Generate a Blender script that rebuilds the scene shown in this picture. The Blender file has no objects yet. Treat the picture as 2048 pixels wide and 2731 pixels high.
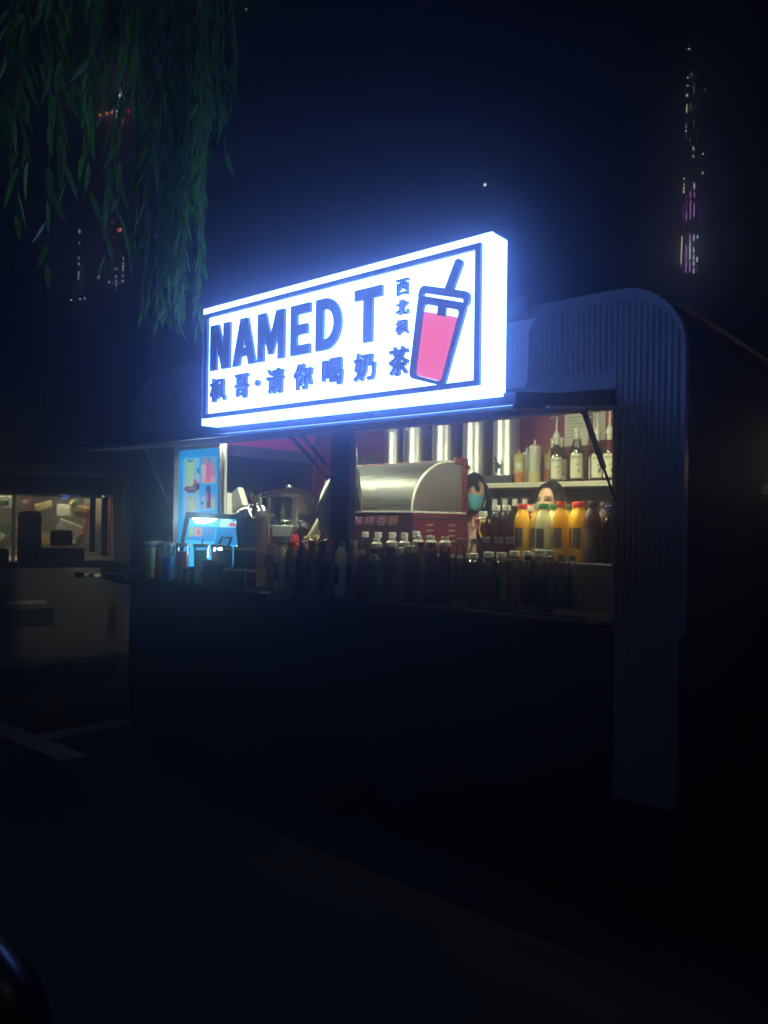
import bpy, bmesh, math, random
from mathutils import Vector, Matrix, Euler

random.seed(11)
sc = bpy.context.scene
COL = sc.collection
R = math.radians
PI = math.pi

# ------------------------------------------------------------------ camera
cam_d = bpy.data.cameras.new("camera")
cam = bpy.data.objects.new("camera", cam_d)
COL.objects.link(cam)
cam_d.sensor_fit = 'HORIZONTAL'
cam_d.sensor_width = 36.0
cam_d.lens = 36.0 * 2051.0 / 2048.0
cam_d.clip_start = 0.05
cam_d.clip_end = 400.0
CAM_M = (Matrix.Translation((0, 0, 1.6)) @ Matrix.Rotation(R(39.9605), 4, 'Z')
         @ Matrix.Rotation(R(90.0 + 0.692), 4, 'X') @ Matrix.Rotation(R(0.802), 4, 'Z'))
cam.matrix_world = CAM_M
sc.camera = cam

# ------------------------------------------------------------------ world, sun, exposure
world = bpy.data.worlds.new("World")
sc.world = world
world.use_nodes = True
wn = world.node_tree
wn.nodes.clear()
w_out = wn.nodes.new("ShaderNodeOutputWorld")
w_bg = wn.nodes.new("ShaderNodeBackground")
w_sky = wn.nodes.new("ShaderNodeTexSky")
w_sky.sky_type = 'NISHITA'
w_sky.sun_disc = False
w_sky.sun_elevation = R(38)
w_sky.sun_rotation = R(112)
w_bg.inputs["Strength"].default_value = 0.0003
wn.links.new(w_sky.outputs[0], w_bg.inputs["Color"])
wn.links.new(w_bg.outputs[0], w_out.inputs["Surface"])

sun_d = bpy.data.lights.new("fill_light", 'SUN')  # dim warm fill added for moon and street light
sun_d.energy = 0.12
sun_d.angle = R(2.0)
sun_d.color = (1.0, 0.86, 0.62)
sun = bpy.data.objects.new("fill_light", sun_d)
COL.objects.link(sun)
sun.rotation_euler = (R(52), 0, R(68))

sc.view_settings.view_transform = 'Standard'
sc.view_settings.look = 'None'
sc.view_settings.exposure = 0.0
sc.view_settings.gamma = 1.0
sc.view_settings.use_curve_mapping = False

cy = sc.cycles
cy.use_denoising = True
cy.max_bounces = 9
cy.diffuse_bounces = 3
cy.glossy_bounces = 4
cy.transmission_bounces = 7
cy.transparent_max_bounces = 14
cy.volume_bounces = 1
cy.sample_clamp_indirect = 4.0
cy.blur_glossy = 0.5
cy.caustics_reflective = False
cy.caustics_refractive = False
cy.use_adaptive_sampling = True
cy.adaptive_threshold = 0.01

# ------------------------------------------------------------------ materials
def new_mat(name):
    m = bpy.data.materials.new(name)
    m.use_nodes = True
    n = m.node_tree
    n.nodes.clear()
    o = n.nodes.new("ShaderNodeOutputMaterial")
    return m, n, o

def c4(c):
    return (c[0], c[1], c[2], 1.0)

def pm(name, col, rough=0.5, metal=0.0, trans=0.0, ior=1.45, emit=None, es=0.0,
       var=0.18, vscale=9.0, bump=0.0, bscale=60.0, rvar=0.15, sheen=0.0, coat=0.0, mis=True, spec=0.5):
    """Principled material with procedural colour mottling, roughness wear and fine relief."""
    m, n, o = new_mat(name)
    b = n.nodes.new("ShaderNodeBsdfPrincipled")
    n.links.new(b.outputs[0], o.inputs["Surface"])
    tc = n.nodes.new("ShaderNodeTexCoord")
    if var > 0:
        nz = n.nodes.new("ShaderNodeTexNoise")
        nz.inputs["Scale"].default_value = vscale
        nz.inputs["Detail"].default_value = 5.0
        nz.inputs["Roughness"].default_value = 0.62
        n.links.new(tc.outputs["Object"], nz.inputs["Vector"])
        mx = n.nodes.new("ShaderNodeMix")
        mx.data_type = 'RGBA'
        mx.inputs[6].default_value = c4([max(0, x * (1 - var)) for x in col])
        mx.inputs[7].default_value = c4([min(1, x * (1 + var)) for x in col])
        n.links.new(nz.outputs[0], mx.inputs[0])
        n.links.new(mx.outputs[2], b.inputs["Base Color"])
        mr = n.nodes.new("ShaderNodeMapRange")
        mr.inputs["To Min"].default_value = max(0.02, rough - rvar * rough)
        mr.inputs["To Max"].default_value = min(1.0, rough + rvar * rough)
        n.links.new(nz.outputs[0], mr.inputs[0])
        n.links.new(mr.outputs[0], b.inputs["Roughness"])
    else:
        b.inputs["Base Color"].default_value = c4(col)
        b.inputs["Roughness"].default_value = rough
    b.inputs["Metallic"].default_value = metal
    b.inputs["IOR"].default_value = ior
    b.inputs["Transmission Weight"].default_value = trans
    b.inputs["Coat Weight"].default_value = coat
    b.inputs["Specular IOR Level"].default_value = spec
    if emit:
        b.inputs["Emission Color"].default_value = c4(emit)
        b.inputs["Emission Strength"].default_value = es
        if not mis:
            m.cycles.emission_sampling = 'NONE'
    if bump > 0:
        nb = n.nodes.new("ShaderNodeTexNoise")
        nb.inputs["Scale"].default_value = bscale
        nb.inputs["Detail"].default_value = 6.0
        n.links.new(tc.outputs["Object"], nb.inputs["Vector"])
        bp = n.nodes.new("ShaderNodeBump")
        bp.inputs["Strength"].default_value = bump
        bp.inputs["Distance"].default_value = 0.01
        n.links.new(nb.outputs[0], bp.inputs["Height"])
        n.links.new(bp.outputs[0], b.inputs["Normal"])
    return m

def em(name, col, s, mis=True, var=0.0):
    m, n, o = new_mat(name)
    e = n.nodes.new("ShaderNodeEmission")
    e.inputs["Color"].default_value = c4(col)
    e.inputs["Strength"].default_value = s
    n.links.new(e.outputs[0], o.inputs["Surface"])
    if not mis:
        m.cycles.emission_sampling = 'NONE'
    return m

def pane(name, tint=(1, 1, 1), rough=0.03, haze=0.0, hazecol=(0.6, 0.6, 0.6), ior=1.5, minr=0.0):
    """Thin clear sheet: tinted see-through plus fresnel gloss, optionally hazed (diffuse)."""
    m, n, o = new_mat(name)
    t = n.nodes.new("ShaderNodeBsdfTransparent")
    t.inputs[0].default_value = c4(tint)
    g = n.nodes.new("ShaderNodeBsdfGlossy")
    g.inputs["Roughness"].default_value = rough
    fr = n.nodes.new("ShaderNodeFresnel")
    fr.inputs[0].default_value = ior
    ad = n.nodes.new("ShaderNodeMath")
    ad.operation = 'ADD'
    ad.inputs[1].default_value = minr
    n.links.new(fr.outputs[0], ad.inputs[0])
    mx = n.nodes.new("ShaderNodeMixShader")
    n.links.new(ad.outputs[0], mx.inputs[0])
    base = t
    if haze > 0:
        d = n.nodes.new("ShaderNodeBsdfDiffuse")
        d.inputs[0].default_value = c4(hazecol)
        tl = n.nodes.new("ShaderNodeBsdfTranslucent")
        tl.inputs[0].default_value = c4(hazecol)
        a = n.nodes.new("ShaderNodeMixShader")
        a.inputs[0].default_value = 0.5
        n.links.new(d.outputs[0], a.inputs[1])
        n.links.new(tl.outputs[0], a.inputs[2])
        tc = n.nodes.new("ShaderNodeTexCoord")
        nz = n.nodes.new("ShaderNodeTexNoise")
        nz.inputs["Scale"].default_value = 7.0
        nz.inputs["Detail"].default_value = 4.0
        n.links.new(tc.outputs["Object"], nz.inputs["Vector"])
        mr = n.nodes.new("ShaderNodeMapRange")
        mr.inputs["To Min"].default_value = haze * 0.6
        mr.inputs["To Max"].default_value = min(1, haze * 1.4)
        n.links.new(nz.outputs[0], mr.inputs[0])
        h = n.nodes.new("ShaderNodeMixShader")
        n.links.new(mr.outputs[0], h.inputs[0])
        n.links.new(t.outputs[0], h.inputs[1])
        n.links.new(a.outputs[0], h.inputs[2])
        base = h
    n.links.new(base.outputs[0], mx.inputs[1])
    n.links.new(g.outputs[0], mx.inputs[2])
    n.links.new(mx.outputs[0], o.inputs["Surface"])
    return m

def translucent(name, col, tr=0.6, rough=0.35, var=0.15, vscale=14.0, gloss=0.06, fres=0.35):
    """Cloudy plastic / juice / leaf: diffuse plus light passing through, with a soft sheen."""
    m, n, o = new_mat(name)
    tc = n.nodes.new("ShaderNodeTexCoord")
    nz = n.nodes.new("ShaderNodeTexNoise")
    nz.inputs["Scale"].default_value = vscale
    nz.inputs["Detail"].default_value = 4.0
    n.links.new(tc.outputs["Object"], nz.inputs["Vector"])
    cm = n.nodes.new("ShaderNodeMix")
    cm.data_type = 'RGBA'
    cm.inputs[6].default_value = c4([x * (1 - var) for x in col])
    cm.inputs[7].default_value = c4([min(1, x * (1 + var)) for x in col])
    n.links.new(nz.outputs[0], cm.inputs[0])
    d = n.nodes.new("ShaderNodeBsdfDiffuse")
    t = n.nodes.new("ShaderNodeBsdfTranslucent")
    g = n.nodes.new("ShaderNodeBsdfGlossy")
    g.inputs["Roughness"].default_value = rough
    n.links.new(cm.outputs[2], d.inputs[0])
    n.links.new(cm.outputs[2], t.inputs[0])
    a = n.nodes.new("ShaderNodeMixShader")
    a.inputs[0].default_value = tr
    n.links.new(d.outputs[0], a.inputs[1])
    n.links.new(t.outputs[0], a.inputs[2])
    lw = n.nodes.new("ShaderNodeLayerWeight")
    lw.inputs[0].default_value = 0.3
    ml = n.nodes.new("ShaderNodeMath")
    ml.operation = 'MULTIPLY_ADD'
    ml.inputs[1].default_value = fres
    ml.inputs[2].default_value = gloss
    n.links.new(lw.outputs["Fresnel"], ml.inputs[0])
    b = n.nodes.new("ShaderNodeMixShader")
    n.links.new(ml.outputs[0], b.inputs[0])
    n.links.new(a.outputs[0], b.inputs[1])
    n.links.new(g.outputs[0], b.inputs[2])
    n.links.new(b.outputs[0], o.inputs["Surface"])
    return m

SIGN_COL = (0.165, 0.31, 1.0)
SIGN_STR = 10.8
M = {}
M['asphalt'] = pm('asphalt', (0.022, 0.021, 0.020), 0.9, var=0.45, vscale=3.0, bump=0.7, bscale=45)
M['line'] = pm('road_paint', (0.55, 0.53, 0.46), 0.7, var=0.35, vscale=14, bump=0.4, bscale=60)
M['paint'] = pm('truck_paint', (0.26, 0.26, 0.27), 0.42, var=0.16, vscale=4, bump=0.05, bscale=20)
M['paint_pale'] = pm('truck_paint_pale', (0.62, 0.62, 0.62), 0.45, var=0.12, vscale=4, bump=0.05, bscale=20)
M['paint_unlit'] = pm('truck_paint_unlit', (0.022, 0.021, 0.024), 0.75, var=0.3, vscale=3, bump=0.06, bscale=25, spec=0.08)  # truck paint darkened where the body, end and roof lie unlit
M['print_dark'] = pm('dark_print', (0.05, 0.06, 0.10), 0.5, var=0.1)
M['black'] = pm('black_metal', (0.012, 0.012, 0.014), 0.45, var=0.3)
M['hatchpaint'] = pm('hatch_paint', (0.022, 0.022, 0.026), 0.38, var=0.25, vscale=6, bump=0.05)
M['rubber'] = pm('rubber', (0.012, 0.012, 0.012), 0.8, var=0.3)
M['alu'] = pm('aluminium', (0.72, 0.72, 0.72), 0.33, 1.0, var=0.08)
M['alu_pale'] = pm('pale_aluminium', (0.62, 0.60, 0.57), 0.5, 0.3, var=0.08)
M['steel'] = pm('stainless_steel', (0.62, 0.61, 0.58), 0.36, 1.0, var=0)
M['red_wall'] = pm('red_interior', (0.20, 0.010, 0.028), 0.48, var=0.12, vscale=3, bump=0.03)
M['grey_band'] = pm('grey_header', (0.07, 0.07, 0.08), 0.5)
M['mirror_steel'] = pm('polished_steel', (0.66, 0.65, 0.62), 0.16, 1.0, var=0)
M['shelf'] = pm('shelf_laminate', (0.62, 0.59, 0.50), 0.5, var=0.08)
M['dark_in'] = pm('dark_interior', (0.02, 0.018, 0.018), 0.55, var=0.3)
M['lamp'] = em('lamp_tube', (0.95, 1.0, 0.56), 108.0)
M['strip'] = em('added_strip_light', (0.95, 1.0, 0.66), 85.0)
M['lamp_left'] = em('left_lamp_panel', (0.92, 1.0, 0.60), 130.0)
M['sign'] = em('sign_light', SIGN_COL, SIGN_STR)
M['sign_side'] = em('sign_side_light', (0.12, 0.28, 1.0), SIGN_STR * 1.1)
M['sign_leak'] = em('sign_back_leak', (0.16, 0.30, 1.0), SIGN_STR * 0.14)
M['acrylic'] = pm('glow_tinted_acrylic', (0.03, 0.05, 0.16), 0.4, var=0.06, emit=(0.10, 0.20, 0.62), es=0.02)  # faint emission puts the sign's veiling glow into the dark letters
M['acrylic_edge'] = pm('blue_acrylic_edge', (0.20, 0.30, 0.7), 0.4, var=0.05)
M['pink'] = em('pink_light', (1.0, 0.10, 0.10), 0.95)
M['white_pl'] = pm('white_plastic', (0.74, 0.73, 0.66), 0.42, var=0.06)
M['white_paper'] = pm('white_paper', (0.74, 0.72, 0.64), 0.7, var=0.07)
M['red_pl'] = pm('red_plastic', (0.55, 0.03, 0.025), 0.4, var=0.1)
M['green_pl'] = pm('green_plastic', (0.02, 0.16, 0.045), 0.4, var=0.1)
M['blue_pl'] = pm('blue_plastic', (0.03, 0.04, 0.22), 0.4, var=0.1)
M['dark_pl'] = pm('dark_plastic', (0.03, 0.026, 0.045), 0.4, var=0.1)
M['violet_pl'] = pm('violet_plastic', (0.11, 0.10, 0.17), 0.42, var=0.1)
M['grey_pl'] = pm('grey_plastic', (0.36, 0.35, 0.25), 0.45, var=0.1)
M['label_dark'] = pm('dark_label', (0.10, 0.085, 0.07), 0.6, var=0.5, vscale=60)
M['label_white'] = pm('paper_label', (0.74, 0.70, 0.56), 0.6, var=0.06)
M['ink'] = pm('black_ink', (0.03, 0.03, 0.03), 0.6, var=0)
M['leaf_ink'] = pm('green_ink', (0.04, 0.16, 0.03), 0.6, var=0.2)
M['yellow_ink'] = pm('yellow_ink', (0.62, 0.50, 0.03), 0.6, var=0.1)
M['brown_ink'] = pm('brown_ink', (0.42, 0.26, 0.10), 0.6, var=0.2)
M['red_ink'] = pm('red_ink', (0.45, 0.03, 0.05), 0.6, var=0.2)
M['shell'] = pane('clear_plastic', (0.93, 0.94, 0.93), 0.07, minr=0.07)
M['glass'] = pane('window_glass', (0.80, 0.83, 0.82), 0.02)
M['oven_glass'] = pane('hazed_glass', (0.72, 0.72, 0.66), 0.38, haze=0.17, hazecol=(0.32, 0.31, 0.26), minr=0.02)  # grey diffuse stands in for the ceiling reflected in the glass
M['cello'] = pane('cellophane', (0.86, 0.85, 0.9), 0.08, haze=0.12, hazecol=(0.55, 0.5, 0.55), minr=0.07)
M['syrup_red'] = pm('red_syrup', (0.55, 0.05, 0.05), 0.05, trans=0.9, ior=1.2, var=0)
M['syrup_pale'] = pm('pale_syrup', (0.75, 0.68, 0.5), 0.05, trans=0.92, ior=1.2, var=0)
M['syrup_dark'] = pm('dark_syrup', (0.03, 0.02, 0.02), 0.08, var=0)
M['orange'] = translucent('orange_juice', (0.86, 0.47, 0.02), 0.62)
M['amber'] = translucent('amber_juice', (0.50, 0.24, 0.05), 0.55)
M['milky'] = translucent('milky_juice', (0.62, 0.58, 0.36), 0.6)
M['plum'] = translucent('plum_juice', (0.10, 0.02, 0.025), 0.4)
M['brown_j'] = translucent('brown_juice', (0.22, 0.15, 0.06), 0.45)
M['tea'] = pm('dark_tea', (0.20, 0.09, 0.035), 0.05, trans=0.9, ior=1.25, var=0)
M['tea_g'] = pm('green_tea', (0.03, 0.26, 0.06), 0.05, trans=0.92, ior=1.25, var=0)
M['tea_y'] = pm('yellow_tea', (0.55, 0.42, 0.10), 0.05, trans=0.92, ior=1.25, var=0)
M['tea_p'] = pm('pale_drink', (0.55, 0.42, 0.36), 0.08, trans=0.8, ior=1.25, var=0)
M['cola'] = pm('dark_cola', (0.05, 0.018, 0.012), 0.06, trans=0.6, ior=1.3, var=0)
M['red_d'] = pm('red_drink', (0.40, 0.02, 0.03), 0.06, trans=0.8, ior=1.25, var=0)
M['yel_sq'] = translucent('yellow_squeeze', (0.78, 0.62, 0.16), 0.4)
M['wht_sq'] = translucent('white_squeeze', (0.76, 0.74, 0.64), 0.4)
M['or_sauce'] = translucent('orange_sauce', (0.78, 0.25, 0.03), 0.35)
M['cream'] = translucent('cream_sauce', (0.80, 0.70, 0.36), 0.35)
M['skin'] = pm('skin', (0.36, 0.205, 0.135), 0.48, var=0.06, vscale=25)
M['hair'] = pm('black_hair', (0.005, 0.0045, 0.005), 0.6, spec=0.15, var=0.3, vscale=40)
M['eye_w'] = pm('eye_white', (0.6, 0.56, 0.52), 0.25, var=0)
M['lip'] = pm('lip', (0.36, 0.13, 0.11), 0.4, var=0.05)
M['mask'] = pm('teal_mask', (0.07, 0.30, 0.40), 0.7, var=0.06)
M['shirt_pink'] = pm('pink_shirt', (0.50, 0.29, 0.25), 0.8, var=0.08, bump=0.25, bscale=16)
M['shirt_dark'] = pm('dark_shirt', (0.03, 0.03, 0.04), 0.8, var=0.2)
M['trousers'] = pm('dark_trousers', (0.02, 0.02, 0.025), 0.8, var=0.2)
M['maroon'] = pm('maroon_enamel', (0.11, 0.012, 0.020), 0.34, var=0.12)
M['maroon_d'] = pm('dark_maroon_enamel', (0.045, 0.012, 0.018), 0.4, var=0.15)
M['script'] = pm('red_script', (0.75, 0.36, 0.36), 0.5, var=0.1)
M['van'] = pm('van_paint', (0.17, 0.155, 0.15), 0.38, var=0.05, coat=0.3)
M['van_glass'] = pane('van_glass', (0.62, 0.65, 0.64), 0.02)
M['lampred'] = pm('tail_lamp_red', (0.10, 0.008, 0.008), 0.15, var=0.1)
M['plate'] = pm('plate_blue', (0.008, 0.02, 0.045), 0.45, var=0.1)
M['plate_ink'] = pm('plate_ink', (0.12, 0.13, 0.15), 0.5, var=0)
M['leaf'] = translucent('willow_leaf', (0.13, 0.32, 0.030), 0.35, 0.5, 0.45, 6.0, 0.004, 0.05)
M['bark'] = pm('willow_bark', (0.10, 0.085, 0.06), 0.85, var=0.4, bump=0.6, bscale=30)
M['twig'] = pm('twig', (0.12, 0.10, 0.06), 0.7, var=0.3)
M['concrete'] = pm('tower_concrete', (0.015, 0.015, 0.018), 0.8, var=0.3, vscale=0.6)
M['mint'] = translucent('mint_drink', (0.45, 0.80, 0.62), 0.6)
M['lime'] = translucent('lime_drink', (0.55, 0.68, 0.10), 0.6)
M['redcup'] = translucent('red_drink_cup', (0.75, 0.10, 0.14), 0.6)
M['bluecup'] = translucent('blue_drink_cup', (0.03, 0.25, 0.80), 0.7)
M['rosecup'] = translucent('rose_drink_cup', (0.52, 0.16, 0.18), 0.55)
M['cupshell'] = pane('cup_plastic', (0.95, 0.96, 0.96), 0.12, haze=0.04, hazecol=(0.6, 0.65, 0.65), minr=0.03)
M['cuplid'] = translucent('cup_lid', (0.66, 0.70, 0.70), 0.5)
M['stone'] = pm('glazed_jar', (0.055, 0.05, 0.045), 0.4, var=0.3, bump=0.2)
M['gold'] = pm('gold_band', (0.75, 0.55, 0.22), 0.3, 1.0, var=0.1)
M['kraft'] = pm('kraft_paper', (0.42, 0.27, 0.13), 0.75, var=0.25, vscale=20)
M['dried'] = pm('dried_topping', (0.30, 0.22, 0.09), 0.75, var=0.5, vscale=30, bump=0.6)
M['bucket'] = pm('brown_bucket', (0.20, 0.125, 0.09), 0.6, var=0.35, vscale=18)
M['bag_white'] = translucent('white_bag', (0.62, 0.60, 0.53), 0.3, 0.4)
M['bag_grey'] = translucent('grey_bag', (0.36, 0.37, 0.36), 0.3, 0.4)
M['traywht'] = translucent('pale_tray', (0.55, 0.60, 0.68), 0.3)
M['foliage_p'] = pm('fern_leaf', (0.04, 0.13, 0.07), 0.6, var=0.4)
M['redglow'] = pm('red_stall_panel', (0.30, 0.03, 0.02), 0.6, var=0.3)
M['counter'] = pm('counter_top', (0.004, 0.004, 0.005), 0.85, var=0.3, spec=0.03)
M['tempered'] = pane('shelf_glass', (0.55, 0.75, 0.70), 0.04, minr=0.05)

def juice(name, col, rad=(0.05, 0.03, 0.012), rough=0.3):
    m = pm(name, col, rough, var=0.08, vscale=10)
    b = [n for n in m.node_tree.nodes if n.type == 'BSDF_PRINCIPLED'][0]
    b.inputs["Subsurface Weight"].default_value = 1.0
    b.inputs["Subsurface Radius"].default_value = rad
    b.inputs["Subsurface Scale"].default_value = 1.0
    return m
M['orange'] = juice('orange_juice_body', (0.90, 0.48, 0.025), (0.06, 0.05, 0.012))
M['amber'] = juice('amber_juice_body', (0.72, 0.46, 0.10), (.05, .045, .02))
M['milky'] = juice('milky_juice_body', (0.74, 0.70, 0.42), (0.04, 0.04, 0.03))
M['brown_j'] = juice('brown_juice_body', (0.30, 0.21, 0.09))
M['mint'] = juice('mint_cup_drink', (0.50, 0.88, 0.70), (0.05, 0.06, 0.05))
M['lime'] = juice('lime_cup_drink', (0.72, 0.82, 0.10), (0.06, 0.06, 0.015))
M['redcup'] = juice('red_cup_drink', (0.86, 0.10, 0.14), (0.06, 0.02, 0.02))
M['bluecup'] = juice('blue_cup_drink', (0.02, 0.30, 0.95), (0.02, 0.05, 0.09))
M['rosecup'] = juice('rose_cup_drink', (0.70, 0.20, 0.22), (0.06, 0.03, 0.03))

for nm_, tint_ in (('tea', (.42, .20, .08)), ('tea_g', (.16, .66, .22)), ('tea_y', (.78, .66, .24)), ('tea_p', (.75, .58, .48)), ('cola', (.22, .09, .06)),
                   ('red_d', (.60, .10, .10)), ('syrup_red', (.75, .14, .12)), ('syrup_pale', (.85, .78, .55))):
    M[nm_] = pane(nm_ + '_liquid', tint_, 0.05, haze=0.5 if nm_ in ('tea_g', 'tea_y', 'tea_p') else 0.26, hazecol=tint_, ior=1.33)
for nm_, c_ in (('mint', (.62, .94, .84)), ('lime', (.88, .94, .16)), ('redcup', (1.0, .08, .14)), ('bluecup', (.01, .36, .99)), ('rosecup', (.92, .30, .36))):
    M[nm_] = juice(nm_ + '_cup', c_, tuple(.022 + .035 * x for x in c_))
M['red_bright'] = pm('red_header', (0.80, 0.035, 0.14), 0.5, var=0.08)

# ------------------------------------------------------------------ mesh builder
ORIGIN = {}

class MB:
    def __init__(self):
        self.v, self.f, self.mi = [], [], []
        self.cur = 0

    def add(self, verts, faces):
        n = len(self.v)
        self.v += [tuple(p) for p in verts]
        for fc in faces:
            self.f.append(tuple(i + n for i in fc))
            self.mi.append(self.cur)
        return self

    def box(self, x0, x1, y0, y1, z0, z1):
        v = [(x0, y0, z0), (x1, y0, z0), (x1, y1, z0), (x0, y1, z0), (x0, y0, z1), (x1, y0, z1), (x1, y1, z1), (x0, y1, z1)]
        f = [(0, 3, 2, 1), (4, 5, 6, 7), (0, 1, 5, 4), (1, 2, 6, 5), (2, 3, 7, 6), (3, 0, 4, 7)]
        return self.add(v, f)

    def obox(self, c, sx, sy, sz, rot):
        m = Euler(rot).to_matrix()
        pts = []
        for z in (-1, 1):
            for (x, y) in ((-1, -1), (1, -1), (1, 1), (-1, 1)):
                pts.append(Vector(c) + m @ Vector((x * sx / 2, y * sy / 2, z * sz / 2)))
        f = [(0, 3, 2, 1), (4, 5, 6, 7), (0, 1, 5, 4), (1, 2, 6, 5), (2, 3, 7, 6), (3, 0, 4, 7)]
        return self.add(pts, f)

    def lathe(self, prof, n=20, c=(0, 0, 0), a0=0.0, a1=2 * PI, mat=None):
        full = abs(a1 - a0 - 2 * PI) < 1e-6
        k = n if full else n + 1
        vs, fs = [], []
        for (r, z) in prof:
            for i in range(k):
                a = a0 + (a1 - a0) * i / n
                p = Vector((r * math.cos(a), r * math.sin(a), z))
                if mat is not None:
                    p = mat @ p
                vs.append((c[0] + p.x, c[1] + p.y, c[2] + p.z))
        for j in range(len(prof) - 1):
            for i in range(n):
                i2 = (i + 1) % k
                fs.append((j * k + i, j * k + i2, (j + 1) * k + i2, (j + 1) * k + i))
        if full:
            if prof[0][0] > 1e-5:
                fs.append(tuple(reversed(range(k))))
            if prof[-1][0] > 1e-5:
                fs.append(tuple((len(prof) - 1) * k + i for i in range(k)))
        return self.add(vs, fs)

    def tube(self, pts, r, n=8, cap=True):
        pts = [Vector(p) for p in pts]
        rs = r if isinstance(r, (list, tuple)) else [r] * len(pts)
        vs, fs = [], []
        prev = None
        for i, p in enumerate(pts):
            d = (pts[min(i + 1, len(pts) - 1)] - pts[max(i - 1, 0)])
            if d.length < 1e-9:
                d = Vector((0, 0, 1))
            d.normalize()
            if prev is None:
                u = d.orthogonal().normalized()
            else:
                u = (prev - d * prev.dot(d))
                u = u.normalized() if u.length > 1e-6 else d.orthogonal().normalized()
            prev = u
            w = d.cross(u)
            for k in range(n):
                a = 2 * PI * k / n
                vs.append(p + (u * math.cos(a) + w * math.sin(a)) * rs[i])
        for j in range(len(pts) - 1):
            for k in range(n):
                fs.append((j * n + k, j * n + (k + 1) % n, (j + 1) * n + (k + 1) % n, (j + 1) * n + k))
        if cap:
            fs.append(tuple(reversed(range(n))))
            fs.append(tuple((len(pts) - 1) * n + k for k in range(n)))
        return self.add(vs, fs)

    def prism(self, pts, fn, d0, d1):
        """2D outline (counter-clockwise) swept from depth d0 to d1; fn(a,b,d)->xyz"""
        n = len(pts)
        vs = [fn(a, b, d0) for a, b in pts] + [fn(a, b, d1) for a, b in pts]
        fs = [tuple(range(n)), tuple(reversed(range(n, 2 * n)))]
        for i in range(n):
            j = (i + 1) % n
            fs.append((i, i + n, j + n, j))
        return self.add(vs, fs)

    def ellipsoid(self, c, rx, ry, rz, n=12, m=8):
        vs = [(c[0], c[1], c[2] - rz)]
        for j in range(1, m):
            t = -PI / 2 + PI * j / m
            for i in range(n):
                a = 2 * PI * i / n
                vs.append((c[0] + rx * math.cos(t) * math.cos(a), c[1] + ry * math.cos(t) * math.sin(a), c[2] + rz * math.sin(t)))
        vs.append((c[0], c[1], c[2] + rz))
        fs = []
        for i in range(n):
            fs.append((0, 1 + (i + 1) % n, 1 + i))
        for j in range(m - 2):
            for i in range(n):
                a, b = 1 + j * n + i, 1 + j * n + (i + 1) % n
                fs.append((a, b, b + n, a + n))
        l = len(vs) - 1
        for i in range(n):
            fs.append((l, l - n + i, l - n + (i + 1) % n))
        return self.add(vs, fs)

    def mesh(self, name, mats, smooth=False, off=(0, 0, 0), angle=35, fix=True):
        me = bpy.data.meshes.new(name)
        o = Vector(off)
        me.from_pydata([(v[0] - o.x, v[1] - o.y, v[2] - o.z) for v in self.v], [], self.f)
        if not isinstance(mats, (list, tuple)):
            mats = [mats]
        for m in mats:
            me.materials.append(m)
        if len(mats) > 1:
            me.polygons.foreach_set("material_index", self.mi)
        if fix:
            bm = bmesh.new()
            bm.from_mesh(me)
            bmesh.ops.recalc_face_normals(bm, faces=bm.faces)
            bm.to_mesh(me)
            bm.free()
        if smooth:
            me.polygons.foreach_set("use_smooth", [True] * len(me.polygons))
            me.set_sharp_from_angle(angle=R(angle))
        me.update()
        return me

    def build(self, name, mats, parent=None, smooth=False, bevel=0.0, angle=35, fix=True):
        off = ORIGIN.get(root_of(parent).name, (0, 0, 0)) if parent else (0, 0, 0)
        me = self.mesh(name, mats, smooth, off, angle, fix)
        ob = bpy.data.objects.new(name, me)
        COL.objects.link(ob)
        ob.parent = parent
        if bevel > 0:
            b = ob.modifiers.new("edge", 'BEVEL')
            b.width = bevel
            b.segments = 2
            b.limit_method = 'ANGLE'
        return ob

def root_of(o):
    while o.parent is not None:
        o = o.parent
    return o

def tag(o, label, cat, group=None):
    o['label'] = label
    o['category'] = cat
    if group:
        o['group'] = group
    return o

def thing(name, label, cat, loc=(0, 0, 0), group=None, rz=0.0):
    o = bpy.data.objects.new(name, None)
    o.empty_display_size = 0.05
    COL.objects.link(o)
    o.location = loc
    o.rotation_euler = (0, 0, rz)
    ORIGIN[o.name] = tuple(loc)
    return tag(o, label, cat, group)

CACHE = {}
def part(name, key, fn, mats, parent, smooth=True, loc=(0, 0, 0), rot=None):
    """A part whose mesh (in the thing's own coordinates) is shared between alike pieces."""
    if key not in CACHE:
        CACHE[key] = fn().mesh(name, mats, smooth)
    ob = bpy.data.objects.new(name, CACHE[key])
    COL.objects.link(ob)
    ob.parent = parent
    ob.location = loc
    if rot:
        ob.rotation_euler = rot
    return ob

def structure(name, mb, mats, **k):
    o = mb.build(name, mats, **k)
    o['kind'] = 'structure'
    return o

def text_mesh(txt, size, depth, bold=0.0, name='text', spacing=1.0):
    cu = bpy.data.curves.new(name, 'FONT')
    cu.body = txt
    cu.size = size
    cu.extrude = depth / 2
    cu.offset = bold * size
    cu.align_x = 'CENTER'
    cu.align_y = 'CENTER'
    cu.space_character = spacing
    cu.resolution_u = 2
    ob = bpy.data.objects.new(name, cu)
    COL.objects.link(ob)
    dg = bpy.context.evaluated_depsgraph_get()
    dg.update()
    me = bpy.data.meshes.new_from_object(ob.evaluated_get(dg))
    bpy.data.objects.remove(ob)
    bpy.data.curves.remove(cu)
    me.name = name
    return me

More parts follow.
